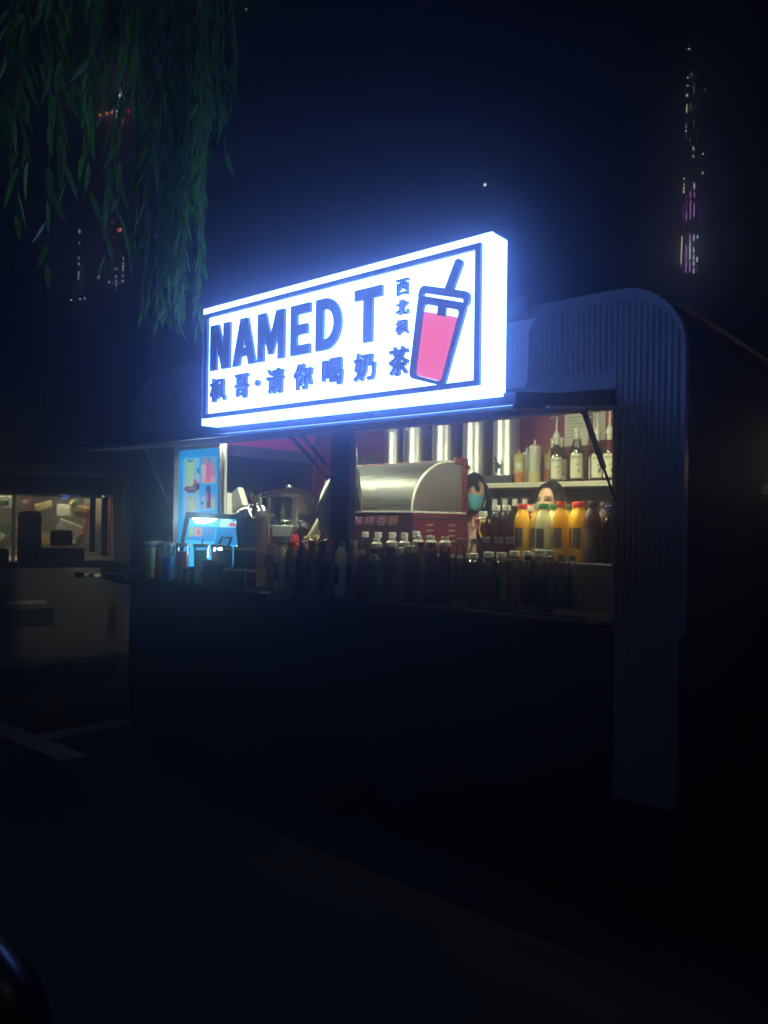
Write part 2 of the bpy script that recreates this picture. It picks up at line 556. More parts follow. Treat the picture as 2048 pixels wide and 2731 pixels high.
def fit_mesh(me, a0, a1, b0, b1, fn):
    """scale a text mesh to the box a0..a1 x b0..b1 and put it through fn(a,b,d)"""
    xs = [v.co.x for v in me.vertices]
    ys = [v.co.y for v in me.vertices]
    if not xs:
        return me
    x0, x1, y0, y1 = min(xs), max(xs), min(ys), max(ys)
    for v in me.vertices:
        a = a0 + (a1 - a0) * (v.co.x - x0) / max(1e-6, x1 - x0)
        b = b0 + (b1 - b0) * (v.co.y - y0) / max(1e-6, y1 - y0)
        v.co = fn(a, b, v.co.z)
    return me

def add_mesh(name, me, mats, parent=None, off=None):
    if off is None:
        off = ORIGIN.get(root_of(parent).name, (0, 0, 0)) if parent else (0, 0, 0)
    for v in me.vertices:
        v.co = v.co - Vector(off)
    me.materials.clear()
    for m in (mats if isinstance(mats, (list, tuple)) else [mats]):
        me.materials.append(m)
    ob = bpy.data.objects.new(name, me)
    COL.objects.link(ob)
    ob.parent = parent
    return ob

XZ = lambda y: (lambda a, b, d: Vector((a, y - d, b)))      # wall plane facing -y, depth d outwards
ORD = ['first', 'second', 'third', 'fourth', 'fifth', 'sixth', 'seventh', 'eighth', 'ninth']

# ================================================================== ground
g = MB()
g.add([(-74, -24, 0), (29, -24, 0), (29, 74, 0), (-74, 74, 0)], [(0, 1, 2, 3)])
structure('ground', g, M['asphalt'])
for pts in ([(-6.9, 2.50), (-4.86, 2.53), (-4.80, 2.71), (-6.9, 2.70)],
            [(-5.56, 2.71), (-5.36, 2.71), (-5.20, 5.6), (-5.40, 5.6)],
            [(-9.6, 2.49), (-9.4, 2.50), (-9.30, 5.6), (-9.5, 5.6)]):
    l = MB()
    l.add([(x, y, 0.004) for x, y in pts], [tuple(range(len(pts)))])
    structure('parking_line', l, M['line'])

# ================================================================== food truck
T = thing('food_truck', 'dark ribbed food truck with a lit red interior behind its raised side hatch', 'food truck', (-2.92, 3.9, 0))
X0, X1, OX0, OX1 = -4.83, -1.012, -4.33, -1.288
ZC, ZH, ZT = 1.17, 2.075, 2.56

def arc(cx, cz, r, a0, a1, n=10):
    return [(cx + r * math.cos(R(a0 + (a1 - a0) * i / n)), cz + r * math.sin(R(a0 + (a1 - a0) * i / n))) for i in range(n + 1)]

rr = 0.27
outline_top = arc(X1 - rr, ZT - rr, rr, 0, 90) + arc(X0 + rr, ZT - rr, rr, 90, 180)
w = MB()
F = lambda a, b, d: (a, d, b)
w.prism([(OX0, ZH), (OX1, ZH), (OX1, ZC), (X1, ZC)] + outline_top + [(X0, ZC), (OX0, ZC)], F, 3.0, 3.04)
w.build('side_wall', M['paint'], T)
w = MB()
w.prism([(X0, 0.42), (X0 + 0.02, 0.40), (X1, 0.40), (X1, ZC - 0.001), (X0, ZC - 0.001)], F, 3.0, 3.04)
w.build('lower_panel', M['paint_unlit'], T)
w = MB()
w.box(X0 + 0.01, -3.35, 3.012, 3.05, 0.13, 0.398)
w.build('skirt', M['paint_unlit'], T, bevel=0.006)
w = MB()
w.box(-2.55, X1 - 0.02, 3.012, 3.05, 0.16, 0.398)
w.build('skirt', M['paint_unlit'], T, bevel=0.006)
# inner lining of the serving side and ceiling
w = MB()
w.box(X0 + 0.05, X1 - 0.05, 3.045, 3.06, ZH, 2.46)
w.box(OX1, X1 - 0.05, 3.045, 3.06, ZC, ZH - 0.001)
w.build('inner_lining', M['red_wall'], T)
w = MB()
w.box(X0 + 0.04, X1 - 0.04, 3.06, 4.74, 2.462, 2.48)
w.build('ceiling', M['shelf'], T)
w = MB()
w.box(X0, X1, 4.76, 4.80, 0.4, 2.40)
w.build('rear_wall', M['paint'], T)
w = MB()
w.box(X0 + 0.06, X1 - 0.06, 4.742, 4.758, 1.88, 2.46)
w.box(X0 + 0.06, X1 - 0.06, 4.742, 4.758, 0.45, 1.878)
w.build('rear_lining', M['red_wall'], T)
# roof shell
w = MB()
ol = [(X1, ZC)] + outline_top + [(X0, 2.2)]
il = [(X1 - 0.03, ZC)] + [(x + (0.03 if x < -2.9 else -0.03) * (0.0 if z > ZT - 0.01 else 1.0), z - 0.03) for x, z in outline_top] + [(X0 + 0.03, 2.2)]
n = len(ol)
vs = [(a, 3.042, b) for a, b in ol] + [(a, 4.758, b) for a, b in ol] + [(a, 3.042, b) for a, b in il] + [(a, 4.758, b) for a, b in il]
fs = []
for i in range(n - 1):
    fs += [(i, i + 1, n + i + 1, n + i), (2 * n + i, 3 * n + i, 3 * n + i + 1, 2 * n + i + 1), (i, 2 * n + i, 2 * n + i + 1, i + 1), (n + i, n + i + 1, 3 * n + i + 1, 3 * n + i)]
w.add(vs, fs)
w.build("roof", M["paint_unlit"], T, smooth=True)
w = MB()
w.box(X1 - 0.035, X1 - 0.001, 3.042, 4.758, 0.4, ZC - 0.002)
w.build('end_wall', M['paint_unlit'], T)
w = MB()
w.box(X1 - 0.052, X1 - 0.04, 3.062, 4.74, ZC, 2.455)
w.build('end_lining', M['red_wall'], T)
# left end: red strip, grey header, open hatch below
w = MB()
w.box(X0 + 0.03, X0 + 0.05, 3.07, 4.74, 2.185, 2.46)
w.build('end_header', M['red_bright'], T)
w = MB()
w.box(X0 + 0.03, X0 + 0.06, 3.07, 4.74, 2.095, 2.183)
w.build('end_beam', M['grey_band'], T)
w = MB()
w.box(X0, X0 + 0.03, 3.042, 4.758, 0.4, 1.25)
w.box(X0, X0 + 0.03, 3.042, 3.20, 1.25, 2.19)
w.box(X0, X0 + 0.03, 4.60, 4.758, 1.25, 2.19)
w.build('cab_bulkhead', M['paint_unlit'], T)
w = MB()
w.box(X0 + 0.035, X1 - 0.055, 3.045, 4.74, 0.40, 0.43)
w.build('truck_floor', M['dark_in'], T)
# pillar and window trims
w = MB()
w.box(-2.90, -2.76, 3.005, 3.055, ZC + 0.03, ZH - 0.002)
w.build('pillar', M['black'], T, bevel=0.004)
w = MB()
w.box(-4.022, -3.998, 3.130, 3.15, 1.21, 2.46)
w.box(-3.990, -3.966, 3.130, 3.15, 1.21, 2.46)
w.build('window_post', M['alu_pale'], T, bevel=0.002)
w = MB()
w.box(OX1 - 0.012, OX1 - 0.001, 2.995, 3.03, 1.2, ZH)
w.build('window_jamb', M['alu_pale'], T)
# header lip and roof ledge
w = MB()
w.prism([(2.985, 2.155), (3.0, 2.15), (3.0, 2.205), (2.992, 2.2)], lambda a, b, d: (d, a, b), -4.4, -1.285)
w.build('drip_rail', M['paint'], T)
w = MB()
w.prism([(2.955, 2.525), (2.999, 2.505), (2.999, 2.61), (2.965, 2.60)], lambda a, b, d: (d, a, b), -4.3, -1.68)
w.build('roof_ledge', M['paint'], T, bevel=0.004)

def top_at(x):
    cx = X1 - rr
    if x > cx:
        return ZT - rr + math.sqrt(max(0, rr * rr - (x - cx) ** 2))
    return ZT
# corrugated cladding right of the sign and down the jamb
w = MB()
pitch = 0.0245
nx = int((1.70 - 1.028) / pitch * 6)
cols = []
for i in range(nx + 1):
    x = -1.70 + (0.672) * i / nx
    ph = (x / pitch) % 1.0
    h = 0.0085 * max(0.0, math.cos((ph - 0.5) * 2 * PI)) ** 0.7
    zb = 2.215 if x < OX1 + 0.004 else 0.5
    zt = top_at(x) - 0.045
    zs = [zb, zb + 0.012, zb + 0.02] + [zb + 0.02 + (zt - zb - 0.04) * k / 6 for k in range(1, 6)] + [zt - 0.02, zt - 0.008, zt]
    col = []
    for k, z in enumerate(zs):
        e = 0.0 if k in (0, len(zs) - 1) else (0.5 if k in (1, len(zs) - 2) else 1.0)
        col.append((x, 2.9985 - h * e, z))
    cols.append(col)
m = len(cols[0])
w.add([p for c in cols for p in c], [(i * m + k, (i + 1) * m + k, (i + 1) * m + k + 1, i * m + k + 1) for i in range(nx) for k in range(m - 1)])
w.build('ribbed_panel', M['paint'], T, smooth=True, angle=60)
# plain raised panel just beside the sign, with its cut corner and shallow ribs
w = MB()
w.prism([(-2.6, 2.20), (-1.705, 2.20), (-1.69, 2.23), (-1.69, 2.44), (-1.655, 2.50), (-2.6, 2.50)], F, 2.990, 2.998)
w.build('plain_panel', M['paint_pale'], T, bevel=0.002)
for k in range(7):
    b_ = MB()
    x = -1.725 - k * 0.0245
    b_.prism([(x - 0.006, 2.235), (x + 0.006, 2.235), (x + 0.004, 2.47), (x - 0.004, 2.47)], F, 2.9868, 2.9898)
    b_.build('panel_rib', M['paint_pale'], T, bevel=0.0012)
# left of the sign: pale panel, leaf print and small print line
w = MB()
w.prism([(-4.46, 2.20), (-2.70, 2.20), (-2.70, 2.555), (-4.46, 2.548)], F, 2.990, 2.998)
w.build('plain_panel', M['paint'], T, bevel=0.002)
w = MB()
for k, (a, ln) in enumerate(((100, .12), (72, .15), (48, .16), (30, .13), (14, .15), (125, .09))):
    p0 = Vector((-4.27 + 0.012 * k, 2.33))
    d = Vector((math.cos(R(a)), math.sin(R(a))))
    q = Vector((-d.y, d.x))
    pts = [p0, p0 + d * ln * .4 - q * .018, p0 + d * ln, p0 + d * ln * .4 + q * .012]
    w.prism([tuple(p) for p in pts], F, 2.9885, 2.9897)
for k in range(12):
    x = -4.30 + k * 0.034
    w.prism([(x, 2.285), (x + 0.022, 2.285), (x + 0.026, 2.303), (x + 0.004, 2.303)], F, 2.9885, 2.9897)
w.build('leaf_print', M['print_dark'], T)
w = MB()
w.tube([(-4.425 + 0.055 * math.cos(R(a)), 2.988, 2.37 + 0.085 * math.sin(R(a))) for a in range(-60, 66, 8)], 0.0022, 5)
w.build('pale_arc', M['alu'], T)  # thin pale arc line on the left panel

# raised side hatch with its ribs, rail and gas struts
HX0, HX1 = -4.22, -1.30
hp_top = [(2.225, 2.036), (2.36, 2.052), (2.52, 2.072), (2.78, 2.118), (2.993, 2.150)]
hp_bot = [(2.225, 1.982), (2.36, 1.998), (2.52, 2.014), (2.78, 2.046), (2.993, 2.078)]
w = MB()
w.prism(hp_bot + hp_top[::-1], lambda a, b, d: (d, a, b), HX0, HX1)
hatch = w.build('hatch', M['hatchpaint'], T, bevel=0.004)
for k in range(24):
    x = HX0 + 0.07 + k * 0.128
    b_ = MB()
    b_.prism([(2.25, 1.983), (2.25, 1.975), (2.52, 2.006), (2.96, 2.066), (2.96, 2.075), (2.52, 2.0145)], lambda a, b, d: (d, a, b), x, x + 0.016)
    b_.build('hatch_rib', M['white_pl'], hatch)
w = MB()
w.box(HX0, HX1, 2.206, 2.2245, 1.976, 1.990)
w.build('edge_rail', M['alu'], hatch, bevel=0.002)

def strut(a, b, r=0.0115):
    a, b = Vector(a), Vector(b)
    mid = a.lerp(b, 0.62)
    s = MB()
    s.tube([a, mid], r, 10)
    s.tube([mid, mid.lerp(b, 0.03)], r * 1.12, 10)
    o = s.build('gas_strut', M['black'], T, smooth=True)
    s = MB()
    s.tube([mid, b], r * 0.48, 8)
    s.build('rod', M['black'], o, smooth=True)
    s = MB()
    s.ellipsoid(b, 0.012, 0.012, 0.012, 8, 6)
    s.ellipsoid(a, 0.02, 0.016, 0.018, 8, 6)
    s.build('ball_joint', M['black'], o, smooth=True)
strut((-1.335, 2.80, 2.045), (-1.283, 2.985, 1.70))
strut((-2.815, 2.70, 2.035), (-2.83, 2.99, 1.82), 0.009)
strut((-2.915, 2.72, 2.035), (-2.905, 2.99, 1.83), 0.009)
strut((-4.19, 2.68, 2.035), (-4.32, 2.985, 1.63), 0.008)

# serving counter (outer), black inner counter, back shelf
w = MB()
w.box(-4.62, -3.105, 2.74, 2.998, 1.172, 1.199)
w.box(-3.1, -1.34, 2.915, 2.998, 1.172, 1.199)
w.box(OX0 + 0.005, OX1 - 0.012, 3.002, 3.318, 1.175, 1.199)
w.build('counter', M['counter'], T, bevel=0.003)
w = MB()
w.box(-5.11, -4.625, 2.76, 2.99, 1.186, 1.198)
w.build('glass_flap', M['tempered'], T)
w = MB()
w.box(-5.135, -5.085, 2.752, 2.80, 1.172, 1.212)
w.build('flap_catch', M['black'], T, bevel=0.006)
w = MB()
w.box(-4.70, X1 - 0.06, 3.322, 3.86, 1.20, 1.418)
w.build('inner_counter', M['dark_in'], T, bevel=0.004)
w = MB()
w.box(-3.95, X1 - 0.06, 4.45, 4.739, 1.835, 1.868)
w.build('back_shelf', M['shelf'], T, bevel=0.002)
w = MB()
w.box(-3.95, X1 - 0.06, 4.62, 4.739, 1.35, 1.832)
w.box(-3.9, -2.45, 4.5, 4.61, 1.60, 1.615)
w.build('rear_cabinet', M['dark_in'], T)
# ceiling lamps
for x, ly, lip in ((-3.75, 3.30, 2.175), (-2.20, 3.50, 2.185)):
    w = MB()
    w.box(x - 0.06, x + 0.72, ly - 0.06, ly + 0.06, 2.44, 2.461)
    l = w.build('ceiling_lamp', M['white_pl'], T)
    w = MB()
    w.box(x - 0.03, x + 0.69, ly - 0.045, ly + 0.045, 2.425, 2.4395)
    w.build('lamp_diffuser', M['lamp'] if x > -3 else M['lamp_left'], l)
    w = MB()
    w.box(x - 0.075, x + 0.735, ly - 0.078, ly - 0.068, lip, 2.4605)
    w.build('added_shield', M['black'], l)  # unseen shield added to keep lamp light off the ground outside
# light strip added out of sight behind the header to brighten the bottles
w = MB()
w.box(-4.28, -1.36, 3.075, 3.081, 2.0885, 2.15)
w.box(-4.28, -1.36, 3.0815, 3.10, 2.126, 2.15)
l = w.build('added_counter_light', M['black'], T)
w = MB()
w.box(-4.26, -1.38, 3.082, 3.093, 2.120, 2.1255)
w.build('added_light_strip', M['strip'], l)
# running gear
for (wx, wy) in ((-2.95, 3.16), (-2.95, 4.62)):
    w = MB()
    rot = Matrix.Rotation(PI / 2, 3, 'X')
    w.lathe([(0.16, -0.085), (0.29, -0.085), (0.315, -0.06), (0.315, 0.06), (0.29, 0.085), (0.16, 0.085)], 28, (wx, wy, 0.315), mat=rot)
    wh = w.build('wheel', M['rubber'], T, smooth=True)
    w = MB()
    w.lathe([(0.0, -0.07), (0.05, -0.075), (0.13, -0.05), (0.165, -0.075), (0.165, 0.05)], 24, (wx, wy, 0.315), mat=rot)
    w.build('rim', M['alu_pale'], wh, smooth=True)
w = MB()
w.tube([(-4.42 + 0.045 * math.cos(R(a)), 2.985, 0.11 + 0.055 * math.sin(R(a))) for a in range(0, 361, 20)], 0.009, 7, False)
w.build('tow_ring', M['black'], T, smooth=True)
w = MB()
w.box(-4.6, -1.2, 3.5, 3.58, 0.30, 0.398)
w.box(-4.6, -1.2, 4.3, 4.38, 0.30, 0.398)
w.build('chassis_rail', M['black'], T)

# ================================================================== illuminated shop sign
K = 0.8402
def SP(x, z):
    return (x * K, 1.6 + (z - 1.6) * K)
SY = 2.142
sx0, sz0 = SP(-3.432, 2.104)
sx1, sz1 = SP(-1.606, 2.736)
S = thing('shop_sign', 'big white lit box sign reading NAMED T with a pink cup, on the hatch edge', 'sign', (-2.1, 2.18, 1.99))
w = MB()
w.box(sx0, sx1, SY, SY + 0.012, sz0, sz1)
w.build('sign_face', M['sign'], S)
w = MB()
w.box(sx0, sx1, SY + 0.013, SY + 0.098, sz0, sz1)
w.build('sign_case', M['sign_side'], S, bevel=0.003)
w = MB()
w.box(sx0 + 0.02, sx1 - 0.01, SY + 0.0985, SY + 0.104, sz0 + 0.01, sz1 - 0.01)
w.build('sign_back', M['sign_leak'], S)
w = MB()
for x in (-2.6, -1.7):
    w.box(x, x + 0.04, SY + 0.105, 2.30, 2.04, 2.075)
w.build('sign_bracket', M['black'], S)

def sp_list(l):
    return [SP(*p) for p in l]
SF = lambda a, b, d: (a, SY - 0.0005 - d, b)
DEP = 0.013
def ring(outer, inner, name, mat, depth=DEP):
    n_ = len(outer)
    w_ = MB()
    vs_ = [SF(a, b, d) for d in (0, depth) for (a, b) in outer] + [SF(a, b, d) for d in (0, depth) for (a, b) in inner]
    fs_ = []
    for i in range(n_):
        j = (i + 1) % n_
        o0, o1, i0, i1 = 0, n_, 2 * n_, 3 * n_
        fs_ += [(o1 + i, o1 + j, i1 + j, i1 + i), (o0 + i, o0 + j, o1 + j, o1 + i), (i0 + i, i1 + i, i1 + j, i0 + j), (o0 + i, i0 + i, i0 + j, o0 + j)]
    w_.add(vs_, fs_)
    return w_.build(name, mat, S)
bo = [(-3.410, 2.138), (-1.648, 2.138), (-1.648, 2.699), (-3.410, 2.699)]
bi = [(-3.378, 2.160), (-1.674, 2.160), (-1.674, 2.677), (-3.378, 2.677)]
ring(sp_list(bo), sp_list(bi), 'sign_border', M['acrylic'])

LT0, LT1 = 2.388, 2.628
def letter(polys, x0, x1, name='letter'):
    w_ = MB()
    for pl in polys:
        w_.prism([SP(x0 + (x1 - x0) * a, LT0 + (LT1 - LT0) * b) for a, b in pl], SF, 0.0, DEP)
    return w_.build(name, M['acrylic'], S)
letter([[(0, 0), (.33, 0), (.33, 1), (0, 1)], [(.67, 0), (1, 0), (1, 1), (.67, 1)], [(.331, 1), (.331, .56), (.60, 0), (.669, 0), (.669, .46), (.42, 1)]], -3.350, -3.187)
letter([[(0, 0), (.30, 0), (.645, 1), (.335, 1)], [(.70, 0), (1, 0), (.655, .999), (.50, .58)], [(.37, .19), (.63, .19), (.57, .37), (.43, .37)]], -3.165, -2.982)
letter([[(0, 0), (.235, 0), (.235, 1), (0, 1)], [(.765, 0), (1, 0), (1, 1), (.765, 1)], [(.236, 1), (.236, .58), (.42, .12), (.58, .12), (.764, .58), (.764, 1), (.70, 1), (.5, .50), (.30, 1)]], -2.968, -2.773)
letter([[(0, 0), (.32, 0), (.32, 1), (0, 1)], [(.321, 0), (1, 0), (1, .19), (.321, .19)], [(.321, .40), (.86, .40), (.86, .60), (.321, .60)], [(.321, .81), (1, .81), (1, 1), (.321, 1)]], -2.727, -2.594)
dn = 12
def dco(rx, ry, cx=.38):
    return [(cx + rx * math.cos(t), .5 + ry * math.sin(t)) for t in [(-PI / 2 + PI * i / dn) for i in range(dn + 1)]]
d_o = dco(.62, .5)
d_i = dco(.33, .29)
quads = [[d_o[i], d_o[i + 1], d_i[i + 1], d_i[i]] for i in range(dn)]
letter([[(0, 0), (.29, 0), (.29, 1), (0, 1)], [(.291, 0), (.379, 0), (.379, .21), (.291, .21)], [(.291, .79), (.379, .79), (.379, 1), (.291, 1)]] + quads, -2.557, -2.394)
letter([[(0, .80), (1, .80), (1, 1), (0, 1)], [(.33, 0), (.66, 0), (.66, .799), (.33, .799)]], -2.313, -2.153)

def zh(ch, x0, x1, z0, z1, bold):
    m0 = text_mesh(ch, 1.0, 0.0, 0.0, 'character')
    me = bpy.data.meshes.new('character')
    tv, tf = [], []
    for k_ in range(9):                     # broad brush: the stroke outlines spread outwards
        ox = oy = 0.0
        if k_ < 8:
            ox, oy = bold * math.cos(k_ * PI / 4), bold * math.sin(k_ * PI / 4)
        b_ = len(tv)
        tv += [(v.co.x + ox, v.co.y + oy, -0.00012 * k_) for v in m0.vertices]
        tf += [tuple(b_ + i_ for i_ in p.vertices) for p in m0.polygons]
    me.from_pydata(tv, [], tf)
    # flat outline -> solid with depth
    bm = bmesh.new()
    bm.from_mesh(me)
    if len(bm.faces):
        r_ = bmesh.ops.extrude_face_region(bm, geom=bm.faces[:])
        for e in r_['geom']:
            if isinstance(e, bmesh.types.BMVert):
                e.co.z += DEP
        bmesh.ops.recalc_face_normals(bm, faces=bm.faces)
    bm.to_mesh(me)
    bm.free()
    (a0, b0), (a1, b1) = SP(x0, z0), SP(x1, z1)
    fit_mesh(me, a0, a1, b0, b1, lambda a, b, d: Vector(SF(a, b, d)))
    return add_mesh('character', me, M['acrylic'], S)
for ch, x0, x1 in (('枫', -3.350, -3.218), ('哥', -3.144, -3.035), ('请', -2.898, -2.773), ('你', -2.704, -2.576), ('喝', -2.513, -2.382), ('奶', -2.314, -2.187), ('茶', -2.111, -2.003)):
    zh(ch, x0, x1, 2.219, 2.345, 0.030)
for ch, z0, z1 in (('西', 2.562, 2.631), ('北', 2.478, 2.543), ('枫', 2.394, 2.459)):
    zh(ch, -2.076, -2.008, z0, z1, 0.018)
w = MB()
w.prism([SP(-2.967 + 0.018 * math.cos(2 * PI * k / 14), 2.285 + 0.016 * math.sin(2 * PI * k / 14)) for k in range(14)], SF, 0, DEP)
w.build('dot', M['acrylic'], S)

def rounded(pts, r, n=5):
    out = []
    L = len(pts)
    for i in range(L):
        p0, p, p1 = Vector(pts[i - 1]), Vector(pts[i]), Vector(pts[(i + 1) % L])
        a = (p0 - p)
        b = (p1 - p)
        rad = min(r, a.length * .45, b.length * .45)
        s, e = p + a.normalized() * rad, p + b.normalized() * rad
        for k in range(n + 1):
            t = k / n
            out.append(tuple((1 - t) ** 2 * s + 2 * t * (1 - t) * p + t * t * e))
    return out
cup_o = rounded(sp_list([(-1.817, 2.150), (-1.708, 2.470), (-1.953, 2.546), (-1.999, 2.205)]), 0.022)
cup_i = rounded(sp_list([(-1.833, 2.170), (-1.745, 2.449), (-1.925, 2.505), (-1.969, 2.214)]), 0.016)
ring(cup_o, cup_i, 'cup_outline', M['acrylic'])
lid_o = rounded(sp_list([(-1.705, 2.452), (-1.692, 2.512), (-1.940, 2.585), (-1.960, 2.528)]), 0.03)
lid_i = rounded(sp_list([(-1.729, 2.468), (-1.724, 2.490), (-1.928, 2.551), (-1.931, 2.530)]), 0.012)
ring(lid_o, lid_i, 'cup_lid', M['acrylic'], DEP + 0.0015)
w = MB()
w.prism(rounded(sp_list([(-1.826, 2.535), (-1.785, 2.523), (-1.728, 2.645), (-1.765, 2.662)]), 0.016), SF, 0, DEP)
w.prism(sp_list([(-1.856, 2.446), (-1.814, 2.434), (-1.812, 2.478), (-1.850, 2.490)]), SF, 0.004, DEP + 0.0007)
w.build('straw', M['acrylic'], S)
w = MB()
w.prism(rounded(sp_list([(-1.834, 2.172), (-1.757, 2.424), (-1.931, 2.477), (-1.967, 2.214)]), 0.014), SF, 0, 0.003)
w.build('cup_drink', M['pink'], S)

# ================================================================== standing menu board (lit)
BK = 1.072
def BP(x, y, z):
    return Vector((x * BK, y * BK, 1.6 + (z - 1.6) * BK))
def art(parent, name, pts, mat, lift):
    w_ = MB()
    w_.prism(pts, lambda a, b, d: BP(a, 2.952 - d, b), lift, lift + 0.0006)
    return w_.build(name, mat, parent)
E_ = {}
def eco(c, s=1.0):
    k = (c, s)
    if k not in E_:
        E_[k] = em('screen_%d' % len(E_), c, s)
    return E_[k]
MBD = thing('menu_board', 'tall lit blue menu board with drink pictures beside the aluminium post', 'menu board', (-4.31, 3.18, 1.2))
w = MB()
w.box(-4.222 * BK, -3.790 * BK, 2.9535 * BK, 2.985 * BK, 1.2005, 2.074)
w.build('board_case', M['black'], MBD, bevel=0.003)
w = MB()
w.box(-4.210 * BK, -3.802 * BK, 2.9522 * BK, 2.953 * BK, 1.30, 2.062)
w.build('board_screen', eco((0.012, 0.42, 0.92), 0.9), MBD)
B1 = {'top_band': [(-4.208, 2.038), (-3.803, 2.037), (-3.803, 1.988), (-4.207, 1.994)], 'pic_lime': [(-4.161, 1.985), (-3.991, 1.985), (-3.982, 1.76), (-4.154, 1.762)], 'pic_lime_bg2': [(-4.157, 1.853), (-4.115, 1.867), (-3.985, 1.887), (-3.982, 1.76), (-4.154, 1.762)], 'lime_drink': [(-4.118, 1.965), (-4.041, 1.966), (-4.049, 1.804), (-4.107, 1.803)], 'lime_leaf': [(-4.118, 1.973), (-4.099, 1.978), (-4.076, 1.967), (-4.041, 1.977), (-4.054, 1.962), (-4.092, 1.956)], 'tray': [(-4.149, 1.788), (-4.113, 1.809), (-4.006, 1.83), (-3.983, 1.818), (-3.983, 1.787), (-4.035, 1.763), (-4.099, 1.763)], 'red_bottle': [(-4.041, 1.842), (-4.025, 1.853), (-4.009, 1.838), (-4.01, 1.815), (-4.04, 1.815)], 'green_side': [(-4.014, 1.911), (-3.986, 1.925), (-3.985, 1.879), (-4.007, 1.888)], 'pic_pink': [(-3.972, 1.986), (-3.829, 1.984), (-3.823, 1.82), (-3.967, 1.821)], 'pink_beige': [(-3.971, 1.932), (-3.922, 1.942), (-3.914, 1.87), (-3.966, 1.867)], 'pink_low': [(-3.969, 1.863), (-3.826, 1.871), (-3.823, 1.821), (-3.967, 1.821)], 'pink_drink': [(-3.919, 1.95), (-3.879, 1.952), (-3.869, 1.895), (-3.87, 1.831), (-3.9, 1.826), (-3.919, 1.847), (-3.919, 1.893)], 'pink_straw': [(-3.887, 1.982), (-3.879, 1.982), (-3.879, 1.948), (-3.886, 1.948)], 'pink_flower': [(-3.869, 1.925), (-3.851, 1.932), (-3.836, 1.92), (-3.842, 1.905), (-3.863, 1.906)], 'pink_flower2': [(-3.857, 1.894), (-3.839, 1.898), (-3.826, 1.882), (-3.835, 1.864), (-3.856, 1.868)], 'pic_plum': [(-3.966, 1.739), (-3.822, 1.74), (-3.818, 1.654), (-3.962, 1.653)], 'plum_drink': [(-3.916, 1.794), (-3.894, 1.809), (-3.869, 1.797), (-3.865, 1.665), (-3.905, 1.663)], 'plum_pink': [(-3.916, 1.763), (-3.893, 1.767), (-3.888, 1.71), (-3.912, 1.707)], 'plum_fruit': [(-3.864, 1.71), (-3.843, 1.717), (-3.827, 1.699), (-3.833, 1.672), (-3.856, 1.665), (-3.866, 1.684)], 'plum_rose': [(-3.862, 1.751), (-3.841, 1.753), (-3.837, 1.732), (-3.858, 1.731)], 'plum_berry': [(-3.965, 1.703), (-3.94, 1.705), (-3.936, 1.69), (-3.961, 1.688)], 'pic_mango': [(-4.154, 1.755), (-3.982, 1.757), (-3.979, 1.60), (-4.151, 1.60)], 'mango': [(-4.088, 1.715), (-4.07, 1.738), (-4.044, 1.727), (-4.026, 1.653), (-4.077, 1.649)], 'mango_stem': [(-4.078, 1.742), (-4.068, 1.747), (-4.065, 1.733), (-4.076, 1.731)]}
B1C = {'top_band': (0.02, 0.36, 0.85), 'pic_lime': (0.20, 0.62, 0.75), 'pic_lime_bg2': (0.38, 0.62, 0.75), 'lime_drink': (0.42, 0.72, 0.36), 'lime_leaf': (0.02, 0.25, 0.22),
       'tray': (0.02, 0.03, 0.16), 'red_bottle': (0.72, 0.05, 0.16), 'green_side': (0.02, 0.25, 0.35), 'pic_pink': (0.22, 0.44, 0.60), 'pink_beige': (0.66, 0.58, 0.45),
       'pink_low': (0.72, 0.42, 0.42), 'pink_drink': (0.78, 0.14, 0.32), 'pink_straw': (0.05, 0.06, 0.2), 'pink_flower': (0.75, 0.2, 0.36), 'pink_flower2': (0.7, 0.1, 0.25),
       'pic_plum': (0.30, 0.55, 0.72), 'plum_drink': (0.06, 0.02, 0.16), 'plum_pink': (0.6, 0.10, 0.32), 'plum_fruit': (0.62, 0.62, 0.26), 'plum_rose': (0.75, 0.16, 0.28),
       'plum_berry': (0.03, 0.05, 0.2), 'pic_mango': (0.30, 0.58, 0.74), 'mango': (0.66, 0.62, 0.22), 'mango_stem': (0.02, 0.2, 0.15)}
LV = {'top_band': 1, 'pic_lime': 1, 'pic_pink': 1, 'pic_plum': 1, 'pic_mango': 1, 'pic_lime_bg2': 2, 'pink_beige': 2, 'pink_low': 2, 'tray': 3}
for i, (nm, pts) in enumerate(B1.items()):
    lv = LV.get(nm, 4)
    lift = 0.0004 + 0.0007 * lv + (0.00001 * i)
    pts = [(max(-4.208, min(-3.804, a)), b) for a, b in pts]
    if nm not in ('tray',) and len(pts) == 4 and lv == 1:
        pts = rounded(pts, 0.012, 3)
    art(MBD, 'printed_picture' if lv < 3 else 'printed_detail', pts, eco(B1C[nm], 0.85), lift)
for txt, x0, x1, z0, z1, c in (('柠檬绿茶', -4.118, -4.011, 1.779, 1.800, (0.75, 0.18, 0.25)), ('草莓', -3.965, -3.915, 1.961, 1.975, (0.8, 0.15, 0.3)), ('桑葚', -3.960, -3.915, 1.661, 1.678, (0.75, 0.15, 0.35))):
    me = text_mesh(txt, 1.0, 0.0, 0.01, 'lettering')
    fit_mesh(me, x0, x1, z0, z1, lambda a, b, d: BP(a, 2.952 - 0.0046, b))
    add_mesh('lettering', me, eco(c, 0.85), MBD)

